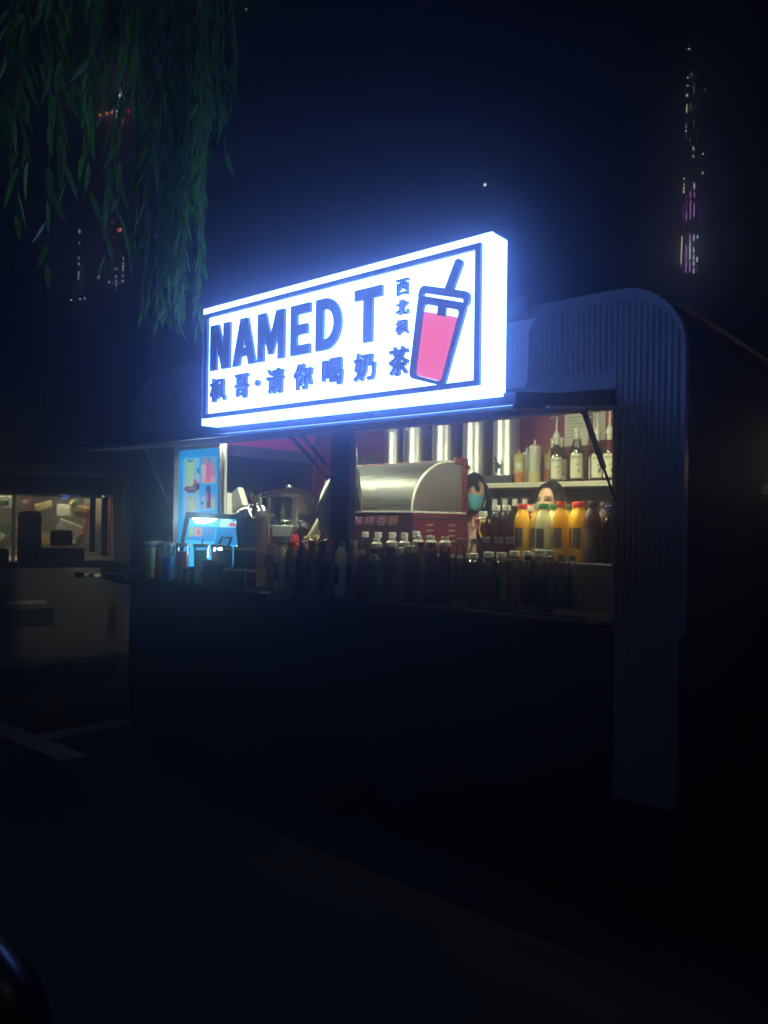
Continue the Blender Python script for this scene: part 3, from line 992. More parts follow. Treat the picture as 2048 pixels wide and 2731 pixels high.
# tilted counter light box behind the cups
LB = thing('menu_light_box', 'tilted blue counter light box menu with a white glow at its top', 'light box', (-4.1, 3.0, 1.2))
p0 = Vector((-4.1, 3.0, 1.30))
tv = Vector((0, 0.1, 0.3)).normalized()
nv = Vector((0, -0.3, 0.1)).normalized()
LBF = lambda a, b, d: tuple(p0 + Vector((a, 0, 0)) + tv * b + nv * d)
w = MB()
w.prism([(-0.177, -0.03), (0.388, -0.03), (0.40, 0.045), (0.402, 0.245), (0.362, 0.316), (0.321, 0.346), (-0.245, 0.365), (-0.25, 0.34)], LBF, -0.035, 0.0)
w.build('box_case', M['black'], LB, bevel=0.003)
w = MB()
w.box(-4.20, -3.75, 3.02, 3.12, 1.2, 1.245)
w.build('box_foot', M['black'], LB)
B2 = {'screen': [(-0.187, 0.319), (0.339, 0.317), (0.394, 0.233), (0.385, 0.0), (-0.135, -0.01)], 'white_glow': [(-0.157, 0.3185), (0.108, 0.317), (0.055, 0.296), (-0.003, 0.283), (-0.102, 0.286)], 'white_right': [(0.147, 0.316), (0.33, 0.315), (0.369, 0.268), (0.314, 0.263), (0.151, 0.263)], 'cyan_right': [(0.238, 0.3155), (0.329, 0.3145), (0.345, 0.296), (0.275, 0.299)], 'pink_fruit': [(0.232, 0.274), (0.265, 0.295), (0.31, 0.287), (0.326, 0.269), (0.278, 0.265)], 'peach': [(0.312, 0.283), (0.356, 0.286), (0.367, 0.27), (0.324, 0.267)], 'white_edge': [(0.346, 0.256), (0.372, 0.258), (0.388, 0.221), (0.384, 0.15), (0.361, 0.149)], 'panel_left': [(-0.185, 0.261), (0.121, 0.26), (0.14, 0.166), (-0.172, 0.166)], 'panel_right': [(0.131, 0.259), (0.344, 0.256), (0.359, 0.149), (0.152, 0.146)], 'lime_picture': [(-0.16, 0.26), (-0.109, 0.258), (-0.094, 0.197), (-0.141, 0.184)], 'pink_picture': [(-0.102, 0.256), (-0.017, 0.256), (0.002, 0.194), (-0.085, 0.198)], 'pink_glass': [(-0.063, 0.244), (-0.036, 0.241), (-0.019, 0.203), (-0.053, 0.207)], 'white_low': [(0.16, 0.13), (0.25, 0.13), (0.25, 0.06), (0.16, 0.06)], 'orange_low': [(0.16, 0.055), (0.25, 0.055), (0.25, 0.02), (0.16, 0.02)]}
B2C = {'screen': ((0.03, 0.50, 1.0), 1.5), 'white_glow': ((0.6, 0.9, 1.0), 45.0), 'white_right': ((0.55, 0.9, 1.0), 1.3), 'cyan_right': ((0.0, 0.62, 0.85), 1.0), 'pink_fruit': ((0.85, 0.16, 0.24), .9), 'peach': ((0.9, 0.62, 0.45), .9),
       'white_edge': ((0.72, 0.78, 1.0), 0.9), 'panel_left': ((0.012, 0.36, 0.85), .9), 'panel_right': ((0.008, 0.33, 0.85), .9), 'lime_picture': ((0.42, 0.7, 0.42), .9), 'pink_picture': ((0.72, 0.45, 0.5), .9), 'pink_glass': ((0.8, 0.08, 0.2), .9), 'white_low': ((0.7, 0.92, 1.0), 30.0), 'orange_low': ((1.0, 0.5, 0.08), 1.0)}
LV2 = {'screen': 0, 'white_glow': 1, 'white_right': 1, 'panel_left': 1, 'panel_right': 1, 'white_edge': 2, 'lime_picture': 2, 'pink_picture': 2, 'white_low': 1, 'orange_low': 1}
for i, (nm, pts) in enumerate(B2.items()):
    lv = LV2.get(nm, 3)
    w = MB()
    l0 = 0.0005 + 0.0008 * lv + 0.00001 * i
    w.prism(pts[::-1], LBF, l0, l0 + 0.0006)
    w.build('box_screen' if nm == 'screen' else 'printed_picture', eco(*B2C[nm]), LB)
for txt, a0, a1, b0, b1, c in (('水果茶', 0.022, 0.096, 0.226, 0.239, (0.85, 0.2, 0.4)), ('奶茶', 0.155, 0.215, 0.226, 0.237, (0.05, 0.75, 0.7)), ('果汁茶', 0.256, 0.326, 0.224, 0.235, (0.65, 0.25, 0.75)), ('Menu', -0.05, 0.03, 0.270, 0.289, (0.02, 0.22, 0.42))):
    me = text_mesh(txt, 1.0, 0.0, 0.012, 'lettering')
    fit_mesh(me, a0, a1, b0, b1, lambda a, b, d: Vector(LBF(a, b, 0.0042)))
    add_mesh('lettering', me, eco(c, 0.9), LB)

# ================================================================== drink cups on the counter
def cup(loc, liq, label, r=0.040, h=0.232, group='drink cups in front of the light box', top='red_pl', prints=False, fill=0.9):
    t = thing('drink_cup', label, 'drink cup', loc, group)
    rb = r * 0.78
    part('cup_wall', ('cw', r, h), lambda: MB().lathe([(0, 0), (rb, 0), (rb, 0.004), (r, h)], 22), M['cupshell'], t)
    part('drink', ('cd', r, h, liq, fill), lambda: MB().lathe([(0, 0.004), (rb - .002, 0.005), (rb + (r - rb) * fill - .003, h * fill), (0, h * fill + .002)], 22), M[liq], t)
    part('lid', ('cl', r, h), lambda: MB().lathe([(r * 1.05, h - .006), (r * 1.09, h), (r * 1.09, h + .010), (r * .98, h + .015), (r * .5, h + .0165), (0, h + .0165)], 22), M['cuplid'], t)
    part('skewer_topper', ('ct', r, h, top), lambda: MB().tube([(r * .3, 0, h + .012), (r * .3, 0, h + .03)], .0035, 6).ellipsoid((r * .3, 0, h + .036), .008, .006, .007, 8, 6).ellipsoid((r * .3, 0, h + .022), .006, .005, .004, 8, 6), M[top], t)
    if prints:
        def fn():
            m_ = MB()
            for k in range(16):
                a = random.uniform(-2.9, -0.2)
                z = random.uniform(.05, h * .9)
                rr_ = rb + (r - rb) * z / h + .0012
                s_ = random.uniform(.004, .009)
                pts = [(-s_, 0), (0, -s_ * .7), (s_, s_ * .3), (.2 * s_, s_)]
                m_.add([(rr_ * math.cos(a + p / rr_), rr_ * math.sin(a + p / rr_), z + q) for p, q in pts], [(0, 1, 2, 3)])
            return m_
        part('printed_marks', ('cp', r, h), fn, M['dark_pl'], t)
    return t
cup((-4.435, 2.900, 1.1995), 'lime', 'lime yellow drink in a clear cup, leftmost cup on the counter')
cup((-4.455, 2.975, 1.1995), 'redcup', 'red drink cup squeezed behind the lime and the blue cups', r=.038)
cup((-4.212, 2.885, 1.1995), 'bluecup', 'bright blue drink cup between the red cup and the rose cup', fill=.68)
cup((-4.044, 2.878, 1.1995), 'rosecup', 'dull rose red drink cup just right of the blue cup', r=.043, fill=.84)
cup((-3.896, 2.905, 1.1995), 'mint', 'pale mint cup with dark printed marks beside the glazed jar', r=.046, top='dark_pl', prints=True)
cup((-3.792, 2.955, 1.1995), 'rosecup', 'reddish cup half hidden behind the glazed jar and dark stand', r=.044, top='dark_pl', fill=.88)

t = thing('price_card', 'small bright price card standing between the rose and mint cups', 'card', (-3.955, 2.828, 1.1995))
w = MB()
w.obox((-3.955, 2.83, 1.247), .05, .003, .092, (R(-8), 0, 0))
w.build('card_sheet', M['black'], t)
w = MB()
for k in range(5):
    w.obox((-3.955, 2.8264 + .0022 * k, 1.212 + k * .016), .042, .0012, .007, (R(-8), 0, 0))
w.build('printed_line', M['white_pl'], t)  # white bars stand in for glimmers on the shiny card

t = thing('glazed_jar', 'squat dark glazed jar with a wide lip beside the mint cup', 'jar', (-3.70, 2.85, 1.1995))
part('jar_body', 'jarb', lambda: MB().lathe([(0, 0), (.05, 0), (.066, .03), (.073, .075), (.066, .118), (.055, .132), (.064, .142), (.066, .152), (.058, .156), (.05, .15), (.05, .12), (0, .11)], 26), M['stone'], t)

t = thing('card_stand', 'leaning black framed card stand with a clear window above the jar', 'card stand', (-3.77, 2.93, 1.34))
def bar_frame():
    m_ = MB()
    c = [Vector((-3.842, 2.945, 1.345)), Vector((-3.722, 2.92, 1.345)), Vector((-3.640, 2.935, 1.488)), Vector((-3.765, 2.96, 1.488))]
    for i in range(4):
        m_.tube([c[i], c[(i + 1) % 4]], .0065, 6)
    return m_, c
m_, cc = bar_frame()
m_.build('stand_frame', M['black'], t, smooth=True)
w = MB()
def lerpq(a, b, s):
    return tuple(a.lerp(b, s))
w.add([cc[0], cc[1], lerpq(cc[1], cc[2], .47), lerpq(cc[0], cc[3], .47)], [(0, 1, 2, 3)])
w.build('black_card', M['black'], t)
w = MB()
w.add([lerpq(cc[0], cc[3], .48), lerpq(cc[1], cc[2], .48), cc[2], cc[3]], [(0, 1, 2, 3)])
w.build('clear_window', M['glass'], t)
w = MB()
w.tube([(-3.78, 2.935, 1.345), (-3.78, 2.955, 1.2)], .006, 6)
w.build('stand_leg', M['black'], t)

for i, (x, y, n_) in enumerate(((-3.635, 2.90, 'leftmost'), (-3.535, 2.905, 'middle'), (-3.455, 2.93, 'rightmost'))):
    for k in range(2):
        t = thing('drink_can', 'tall black can with gold rims, %s of its column, %s of the three columns' % ('lower' if k == 0 else 'upper', n_), 'can', (x, y, 1.1995 + k * .122), 'stacked black and gold cans')
        part('can_body', 'canb', lambda: MB().lathe([(0, 0), (.026, 0), (.031, .006), (.031, .112), (.026, .119), (0, .119)], 20), M['black'], t)
        part('gold_band', 'cang', lambda: MB().lathe([(.0312, .098), (.0322, .099), (.0322, .111), (.0312, .112)], 20), M['gold'], t)

t = thing('wrapped_bucket', 'brown bucket in shiny cellophane tied at the top with red ribbon', 'bucket', (-3.585, 3.06, 1.1995))
part('bucket_body', 'bkb', lambda: MB().lathe([(0, .11), (.085, .11), (.092, .14), (.104, .40), (.106, .42), (0, .425)], 28), M['bucket'], t)
part('bucket_foot', 'bkf', lambda: MB().lathe([(0, 0), (.075, 0), (.08, .105), (0, .108)], 24), M['kraft'], t)
def cello():
    m_ = MB()
    n_ = 36
    prof = [(.09, .12), (.108, .25), (.113, .41), (.105, .435), (.075, .46), (.035, .485), (.009, .497), (.010, .505), (.026, .535), (.038, .56)]
    vs, fs = [], []
    for j, (r, z) in enumerate(prof):
        for i in range(n_):
            a = 2 * PI * i / n_
            wob = 1 + (0.05 if j > 2 else .02) * math.sin(a * 7 + j) + (0.10 if 3 <= j <= 5 else .0) * math.sin(a * 11 + 2 * j) + (.3 * math.sin(a * 5) if j > 7 else 0)
            vs.append((r * wob * math.cos(a), r * wob * math.sin(a), z + (.008 * math.sin(a * 9 + j * 2) if j > 2 else 0) + (.02 * math.sin(3 * a) if j == 9 else 0)))
    for j in range(len(prof) - 1):
        for i in range(n_):
            fs.append((j * n_ + i, j * n_ + (i + 1) % n_, (j + 1) * n_ + (i + 1) % n_, (j + 1) * n_ + i))
    return m_.add(vs, fs)
part('cellophane', 'bkc', cello, M['cello'], t)
part('ribbon', 'bkr', lambda: MB().lathe([(.011, .492), (.014, .497), (.014, .503), (.011, .508)], 12).tube([(0, -.014, .5), (.02, -.03, .52), (.03, -.02, .545)], .004, 5).tube([(0, -.014, .5), (-.015, -.03, .515), (-.02, -.03, .54)], .004, 5), M['red_pl'], t)

# black crate and pale tray at the far left of the counter
t = thing('basket', 'low black wire basket on the left end of the counter', 'basket', (-4.72, 2.90, 1.1995))
w = MB()
for z in (1.205, 1.24, 1.275):
    w.tube([(-4.86, 2.80, z), (-4.58, 2.80, z), (-4.58, 2.97, z), (-4.86, 2.97, z), (-4.86, 2.80, z)], .004, 5)
for k in range(12):
    x = -4.86 + .28 * k / 11
    w.tube([(x, 2.80, 1.203), (x, 2.80, 1.277)], .003, 5)
    w.tube([(x, 2.97, 1.203), (x, 2.97, 1.277)], .003, 5)
w.build('basket_wire', M['black'], t)
w = MB()
w.box(-4.85, -4.59, 2.81, 2.96, 1.2005, 1.204)
w.build('basket_floor', M['black'], t)
tag(MB().box(-4.74, -4.50, 2.765, 2.79, 1.1995, 1.222).build('paper_strip', M['traywht'], None, bevel=.003), 'narrow pale strip lying at the counter edge left of the cups', 'strip')
t = tag(MB().obox((-3.32, 2.80, 1.207), .07, .02, .014, (0, 0, .15)).build('lighter', M['red_pl'], None, bevel=.004), 'small red lighter lying in front of the black cans', 'lighter')
t = tag(MB().lathe([(0, 1.1997), (.03, 1.1997), (.034, 1.203), (.03, 1.2065), (0, 1.2065)], 18, (-3.19, 2.80, 0)).build('coaster', M['white_pl'], None, smooth=True), 'small white round coaster lying at the counter edge by the cans', 'coaster')

# ================================================================== things on the inner counter, left opening
IC = 1.4185
t = thing('steel_pot', 'big polished steel pot with a domed lid behind the left opening', 'pot', (-3.86, 3.60, IC))
part('pot_body', 'potb', lambda: MB().lathe([(0, 0), (.196, 0), (.204, .008), (.204, .165), (.207, .168), (.207, .176), (.204, .179), (.204, .33), (.21, .336), (.19, .336), (0, .33)], 48), M['mirror_steel'], t)
part('pot_lid', 'potl', lambda: MB().lathe([(.213, .337), (.215, .346), (.205, .354), (.17, .372), (.11, .392), (.05, .402), (0, .404)], 48), M['mirror_steel'], t)
part('lid_knob', 'potk', lambda: MB().lathe([(0, .404), (.03, .404), (.034, .412), (.03, .418), (0, .42)], 20), M['mirror_steel'], t)
part('pot_latch', 'potx', lambda: MB().box(.20, .222, -.02, .02, .27, .345), M['mirror_steel'], t)
def curved(a, z0, z1, wd, r):
    m_ = MB()
    vs, fs = [], []
    for i in range(7):
        b_ = a - wd / r / 2 + wd / r * i / 6
        vs += [(r * math.cos(b_), r * math.sin(b_), z0), (r * math.cos(b_), r * math.sin(b_), z1)]
    for i in range(6):
        fs.append((2 * i, 2 * i + 2, 2 * i + 3, 2 * i + 1))
    return m_.add(vs, fs)
part('round_sticker', 'pots1', lambda: curved(R(-37), .06, .135, .075, .2052), M['red_pl'], t)
part('paper_sticker', 'pots2', lambda: curved(R(-40), .045, .15, .105, .2046), M['white_pl'], t)
part('blue_sticker', 'pots3', lambda: curved(R(-62), .108, .13, .036, .2050), M['blue_pl'], t)

def tilted_box(name, label, cat, c, s, rot, mat, bev=.006, group=None):
    w_ = MB()
    w_.obox((0, 0, 0), s[0], s[1], s[2], (0, 0, 0))
    o = w_.build(name, mat, None, bevel=bev)
    o.location = c
    o.rotation_euler = rot
    return tag(o, label, cat, group)
tilted_box('white_carton', 'tall thin cream carton standing against the aluminium post', 'carton', (-4.24, 3.40, 1.60), (.05, .10, .36), (0, 0, 0), M['white_paper'])
tilted_box('white_carton', 'tilted white switch box leaning between the post and the bucket', 'carton', (-4.17, 3.42, 1.735), (.10, .05, .14), (0, R(-28), 0), M['white_pl'])
w = MB()
w.obox((-4.21, 3.45, 1.56), .14, .03, .24, (0, R(-15), 0))
tag(w.build('carton_holder', M['dark_in'], None), 'dark holder under the tilted white switch box', 'holder')
t = thing('plastic_tray', 'pale shallow plastic tub lying before the steel pot', 'tub', (-3.66, 3.40, IC))
w = MB()
w.prism([(-.115, .0), (.095, .0), (.125, .07), (-.125, .07)], lambda a, b, d: (-3.675 + a, 3.345 + d, IC + .075 + b), 0, .04)
w.build('tub_wall', M['traywht'], t, bevel=.004)
w = MB()
w.box(-3.78, -3.58, 3.345, 3.385, IC, IC + .074)
w.build('tub_stand', M['dark_in'], t)

def cyl_tilt(name, label, cat, base, d, L, r0, r1, mat, group=None):
    d = Vector(d).normalized()
    base = Vector(base)
    w_ = MB()
    w_.tube([base, base + d * L * .03, base + d * L * .97, base + d * L], [r0 * .93, r0, r1, r1 * .96], 18)
    return tag(w_.build(name, mat, None, smooth=True), label, cat, group)
cyl_tilt('white_beaker', 'large white plastic beaker tipped over toppings, left of the pair', 'beaker', (-3.435, 3.42, 1.50), (.62, .0, .75), .165, .038, .044, M['white_pl'], 'white beakers tipped over the toppings')
cyl_tilt('white_beaker', 'smaller white beaker tipped against the black pillar', 'beaker', (-3.25, 3.42, 1.47), (.62, 0, .7), .11, .036, .04, M['white_pl'], 'white beakers tipped over the toppings')
for x, z, nm in ((-3.63, 1.49, 'left'), (-3.52, 1.50, 'right')):
    w = MB()
    d = Vector((.5, 0, .86)).normalized()
    w.tube([Vector((x, 3.39, z - .06)), Vector((x, 3.39, z)), Vector((x, 3.39, z)) + d * .075, Vector((x, 3.39, z)) + d * .095], [.02, .034, .036, .018], 12)
    tag(w.build('black_scoop', M['black'], None, smooth=True), 'black plastic scoop stuck in the toppings, the %s one of two' % nm, 'scoop', 'black scoops in the toppings')
cyl_tilt('black_scoop', 'long black scoop leaning between the two white beakers', 'scoop', (-3.31, 3.40, 1.47), (.55, 0, .8), .20, .018, .026, M['black'])
w = MB()
for k in range(240):
    x = random.uniform(-3.66, -3.12)
    y = random.uniform(3.34, 3.50)
    h = .06 + .05 * math.exp(-((x + 3.30) / .14) ** 2) + .03 * math.exp(-((x + 3.56) / .06) ** 2)
    z = IC + random.uniform(.01, h)
    w.obox((x, y, z), random.uniform(.012, .03), random.uniform(.008, .02), random.uniform(.006, .014), (random.uniform(0, 3), random.uniform(0, 3), random.uniform(0, 3)))
o = w.build('dried_toppings', M['dried'], None)
o['kind'] = 'stuff'
t = tag(MB().lathe([(0, IC), (.016, IC), (.026, IC + .075), (.022, IC + .09), (0, IC + .088)], 16, (-3.53, 3.30 + .05, 0)).build('red_cup', M['red_pl'], None, smooth=True), 'small red paper cup between the bucket and the black scoops', 'cup')
# torn kraft cartons next to the juice bottles
t = thing('kraft_carton', 'open kraft carton with torn flaps behind the left juice bottles', 'carton', (-3.42, 3.10, 1.1995))
w = MB()
w.box(-3.50, -3.33, 3.08, 3.20, 1.1995, 1.40)
w.build('carton_body', M['kraft'], t, bevel=.003)
for k, (x, a, l) in enumerate(((-3.49, .5, .06), (-3.44, -.35, .07), (-3.39, .25, .05), (-3.35, -.6, .07))):
    w = MB()
    w.obox((x, 3.09, 1.425), .05, .004, l, (R(15), a, R(20 * k)))
    w.build('carton_flap', M['kraft'], t)
# grey bag hanging by the pillar, thin stick
def bag(name, label, outline, y, depth, mat, folds=5):
    """crumpled hanging bag: outline as (z, xl, xr) rows"""
    w_ = MB()
    rows, n_ = len(outline), 14
    vs, fs = [], []
    for j, (z, xl, xr) in enumerate(outline):
        for i in range(2 * n_):
            a = 2 * PI * i / (2 * n_)
            u = .5 - .5 * math.cos(a) if i <= n_ else .5 - .5 * math.cos(a)
            yy = y + depth * math.sin(a) * (.6 + .4 * math.sin(folds * a + j * 1.3)) * (0.4 + .6 * j / rows)
            vs.append((xl + (xr - xl) * u + .004 * math.sin(7 * a + j * 2), yy, z + .006 * math.sin(5 * a + j)))
    m2 = 2 * n_
    for j in range(rows - 1):
        for i in range(m2):
            fs.append((j * m2 + i, j * m2 + (i + 1) % m2, (j + 1) * m2 + (i + 1) % m2, (j + 1) * m2 + i))
    fs.append(tuple(range(m2)))
    fs.append(tuple((rows - 1) * m2 + i for i in range(m2)))
    w_.add(vs, fs)
    return tag(w_.build(name, mat, None, smooth=True, angle=70), label, 'bag')
bag('plastic_bag', 'crumpled grey plastic bag hanging left of the black pillar', [(1.83, -2.99, -2.97), (1.76, -3.03, -2.95), (1.69, -3.085, -2.93), (1.62, -3.095, -2.92), (1.57, -3.06, -2.92), (1.53, -3.02, -2.94), (1.50, -3.0, -2.96)], 3.10, .03, M['bag_grey'])
bag('paper_roll_bag', 'long white plastic bag hanging right of the black pillar', [(2.01, -2.835, -2.80), (1.975, -2.84, -2.785), (1.93, -2.845, -2.775), (1.88, -2.85, -2.79), (1.87, -2.85, -2.763), (1.80, -2.86, -2.755), (1.74, -2.86, -2.745), (1.69, -2.86, -2.737), (1.655, -2.85, -2.732)], 3.085, .03, M['bag_white'])
w = MB()
w.tube([(-3.36, 3.45, 1.84), (-3.30, 3.45, 1.60), (-3.285, 3.45, 1.42)], .004, 6)
w.tube([(-3.368, 3.45, 1.825), (-3.36, 3.45, 1.855)], .009, 8)
tag(w.build('stirring_stick', M['grey_pl'], None, smooth=True), 'thin grey stirring stick with a knob standing above the beakers', 'stick')

# ================================================================== sausage roller oven
OV = thing('sausage_oven', 'maroon sausage roller oven with curved glass cover right of the pillar', 'oven', (-2.97, 3.6, IC))
ox0, ox1, oy0, oy1 = -3.34, -2.61, 3.36, 3.89
w = MB()
w.box(ox0, ox1 - .003, oy0, oy1, IC, 1.648)
w.build('oven_base', M['maroon_d'], OV, bevel=.006)
w = MB()
w.box(ox0 - .005, ox1 + .002, oy0 - .008, oy1 + .003, 1.6485, 1.660)
w.build('base_trim', M['alu_pale'], OV, bevel=.002)
w = MB()
w.box(ox1 - .0025, ox1 + .012, oy0 - .004, oy1 + .004, IC, 1.642)
w.build('end_panel', M['maroon'], OV, bevel=.003)
w = MB()
for (a, b, c_, d) in ((oy0 + .012, oy1 - .012, 1.618, 1.628), (oy0 + .012, oy0 + .022, IC + .01, 1.6175), (oy1 - .022, oy1 - .012, IC + .01, 1.6175)):
    w.box(ox1 + .0125, ox1 + .017, a, b, c_, d)
w.build('end_frame', M['dark_pl'], OV, bevel=.0015)
for yy in (3.50, 3.72):
    for k in range(4):
        b_ = MB()
        z = 1.575 - k * .032
        b_.prism([(z, 0), (z + .010, .007), (z + .012, 0)], lambda a, b, d: (ox1 + .0125 + b, d, a), yy - .032, yy + .032)
        b_.build('vent', M['alu_pale'], OV)
ac = [(oy0 + .393 * (1 - math.cos(R(t_))), 1.66 + .297 * math.sin(R(t_))) for t_ in range(0, 91, 9)] + [(oy1 - .01, 1.968)]
w = MB()
vs = [(x, y, z) for x in (ox0 + .01, ox1 - .012) for y, z in ac[:-1]]
nn = len(ac) - 1
w.add(vs, [(i, i + 1, nn + i + 1, nn + i) for i in range(nn - 1)])
w.build('curved_glass', M['oven_glass'], OV, smooth=True, angle=60)
w = MB()
w.add([(ox1 - .006, y, z) for y, z in ac] + [(ox1 - .006, oy1 - .01, 1.66)], [tuple(range(len(ac) + 1))])
w.build('end_glass', M['oven_glass'], OV)
for x in (ox0 + .004, ox1 - .006):
    w = MB()
    w.tube([(x, y, z) for y, z in ac], .0075, 7)
    w.build('arch_rim', M['alu_pale'], OV, smooth=True)
w = MB()
w.box(ox0, ox1 - .015, oy0 + .39, oy1, 1.958, 1.968)
w.build('oven_top', M['maroon'], OV, bevel=.003)
w = MB()
w.box(ox1 - .016, ox1 + .008, oy1 - .035, oy1 + .004, 1.661, 1.985)
w.box(ox1 - .0155, ox1 + .0075, oy1 - .125, oy1 - .0355, 1.945, 1.985)
w.build('end_post', M['maroon'], OV, bevel=.003)
w = MB()
w.box(ox0 + .02, ox1 - .03, oy1 - .012, oy1 - .004, 1.662, 1.955)
w.build('oven_back', pm('oven_liner', (.10, .095, .085), .5, .4, var=.2), OV)
for k in range(6):
    w = MB()
    w.tube([(ox0 + .03, oy0 + .09 + k * .06, 1.70), (ox1 - .04, oy0 + .09 + k * .06, 1.70)], .013, 10)
    w.build('roller', M['steel'], OV, smooth=True)
me = text_mesh('台湾风味烤香肠', 1.0, 0.0, 0.0, 'lettering', 1.25)
fit_mesh(me, ox0 + .03, ox1 - .10, 1.578, 1.632, lambda a, b, d: Vector((a + (b - 1.6) * .25, oy0 - .0008, b)))
add_mesh('lettering', me, M['script'], OV)

# ================================================================== bottles
LCAM = R(-62)     # labels face the street
def clear_prof(h, r, neck, sh):
    return [(0, .003), (r * .85, 0), (r, .006), (r, h * sh), (r * .86, h * (sh + .07)), (neck * 1.5, h * .84), (neck, h * .88), (neck, h * .93)]

def plastic_bottle(loc, h, r, liq, cap, label, group, cat='bottle', neck=.013, sh=.62, capr=None, caph=.022, lab=None, flip=False, fill=.8):
    t_ = thing('bottle', label, cat, loc, group, rz=random.uniform(-.25, .25))
    h = round(h, 2)
    pr = clear_prof(h, r, neck, sh)
    part('bottle_wall', ('pb', h, r, neck, sh), lambda: MB().lathe(pr, 18), M['shell'], t_)
    def lq():
        k_ = .93
        z = h * fill
        out = []
        for (a, b) in pr:
            if b <= z:
                out.append((a * k_, max(b, .004)))
        out.append((out[-1][0] * (.95 if z < h * .7 else .6), z))
        out.append((0, z))
        return MB().lathe(out, 16)
    part('drink', ('pl', h, r, neck, sh, liq, fill), lq, M[liq], t_)
    cr = capr or neck * 1.25
    z0 = h - caph
    if flip:
        part('cap', ('pf', h, cr, cap), lambda: MB().lathe([(cr * 1.6, h - .05), (cr * 1.65, h - .046), (cr * 1.65, h - .03), (cr * 1.1, h - .021), (cr, h - .02), (cr, h - .002), (cr * .9, h), (0, h)], 18), M[cap], t_)
    else:
        def cp():
            m2 = MB()
            vs_, n2 = [], 28
            for (a, b) in ((cr, z0), (cr, h - .002), (cr * .92, h)):
                for i in range(n2):
                    q_ = (1.0 if i % 2 else .95) if b < h - .001 else .97
                    vs_.append((a * q_ * math.cos(2 * PI * i / n2), a * q_ * math.sin(2 * PI * i / n2), b))
            fs_ = [(j * n2 + i, j * n2 + (i + 1) % n2, (j + 1) * n2 + (i + 1) % n2, (j + 1) * n2 + i) for j in range(2) for i in range(n2)]
            fs_.append(tuple(2 * n2 + i for i in range(n2)))
            return m2.add(vs_, fs_)
        part('cap', ('pc', h, cr, cap, caph), cp, M[cap], t_, smooth=False)
    if lab:
        part('label_band', ('plb', h, r, lab), lambda: MB().lathe([(r * 1.012, h * .2), (r * 1.015, h * .21), (r * 1.015, h * .5), (r * 1.012, h * .51)], 20), M[lab], t_)
    return t_

def juice_bottle(loc, h, liq, cap, label, group, r=.0375):
    t_ = thing('juice_bottle', label, 'juice bottle', loc, group)
    h = round(h, 2)
    part('bottle_body', ('jb', h, r, liq), lambda: MB().lathe([(0, .002), (r * .9, 0), (r, .01), (r * .985, h * .42), (r, h * .60), (r * .96, h * .70), (r * .80, h * .79), (r * .58, h * .86), (r * .50, h * .89), (r * .50, h * .915)], 26), M[liq], t_)
    part('cap', ('jc', h, r, cap), lambda: MB().lathe([(r * .56, h - .026), (r * .60, h - .025), (r * .60, h - .003), (r * .55, h), (0, h)], 22), M[cap], t_)
    part('paper_label', ('jl', h, r), lambda: MB().lathe([(r * 1.008, h * .22), (r * 1.012, h * .225), (r * 1.012, h * .555), (r * 1.008, h * .56)], 8, a0=LCAM - R(62), a1=LCAM - R(-2)), M['label_dark'], t_)
    return t_

gl = 'juice bottles in a row beside the black cans'
jl = [(-3.268, 2.99, .276, 'milky', 'green_pl', 'milky juice bottle with a green cap, first from left beside the cans'),
      (-3.185, 2.99, .281, 'brown_j', 'red_pl', 'brownish juice bottle with a red cap, second from left beside the cans'),
      (-3.100, 2.995, .285, 'plum', 'red_pl', 'dark plum juice bottle with a red cap, third from left beside the cans'),
      (-3.026, 3.0, .287, 'brown_j', 'red_pl', 'brownish juice bottle with a red cap, fourth from left beside the cans'),
      (-2.950, 3.0, .289, 'plum', 'dark_pl', 'dark juice bottle with a dark cap in front of the pillar'),
      (-2.874, 2.99, .293, 'brown_j', 'red_pl', 'brownish juice bottle with a red cap at the right edge of the pillar'),
      (-2.799, 2.99, .289, 'milky', 'green_pl', 'milky juice bottle with a green cap right of the pillar'),
      (-2.719, 3.0, .296, 'brown_j', 'grey_pl', 'brownish juice bottle with a grey cap next to the clear tall bottles')]
for x, y, h, lq_, cp_, lb in jl:
    juice_bottle((x, y, 1.1995), h, lq_, cp_, lb, gl, .036)
for i, (x, h) in enumerate(((-3.02, .293), (-2.935, .297), (-2.85, .302))):
    juice_bottle((x, 3.085, 1.1995), h, 'brown_j', 'red_pl', 'red capped juice bottle in the back row near the pillar, %s from left' % ORD[i], 'red capped juice bottles in the back row', .036)

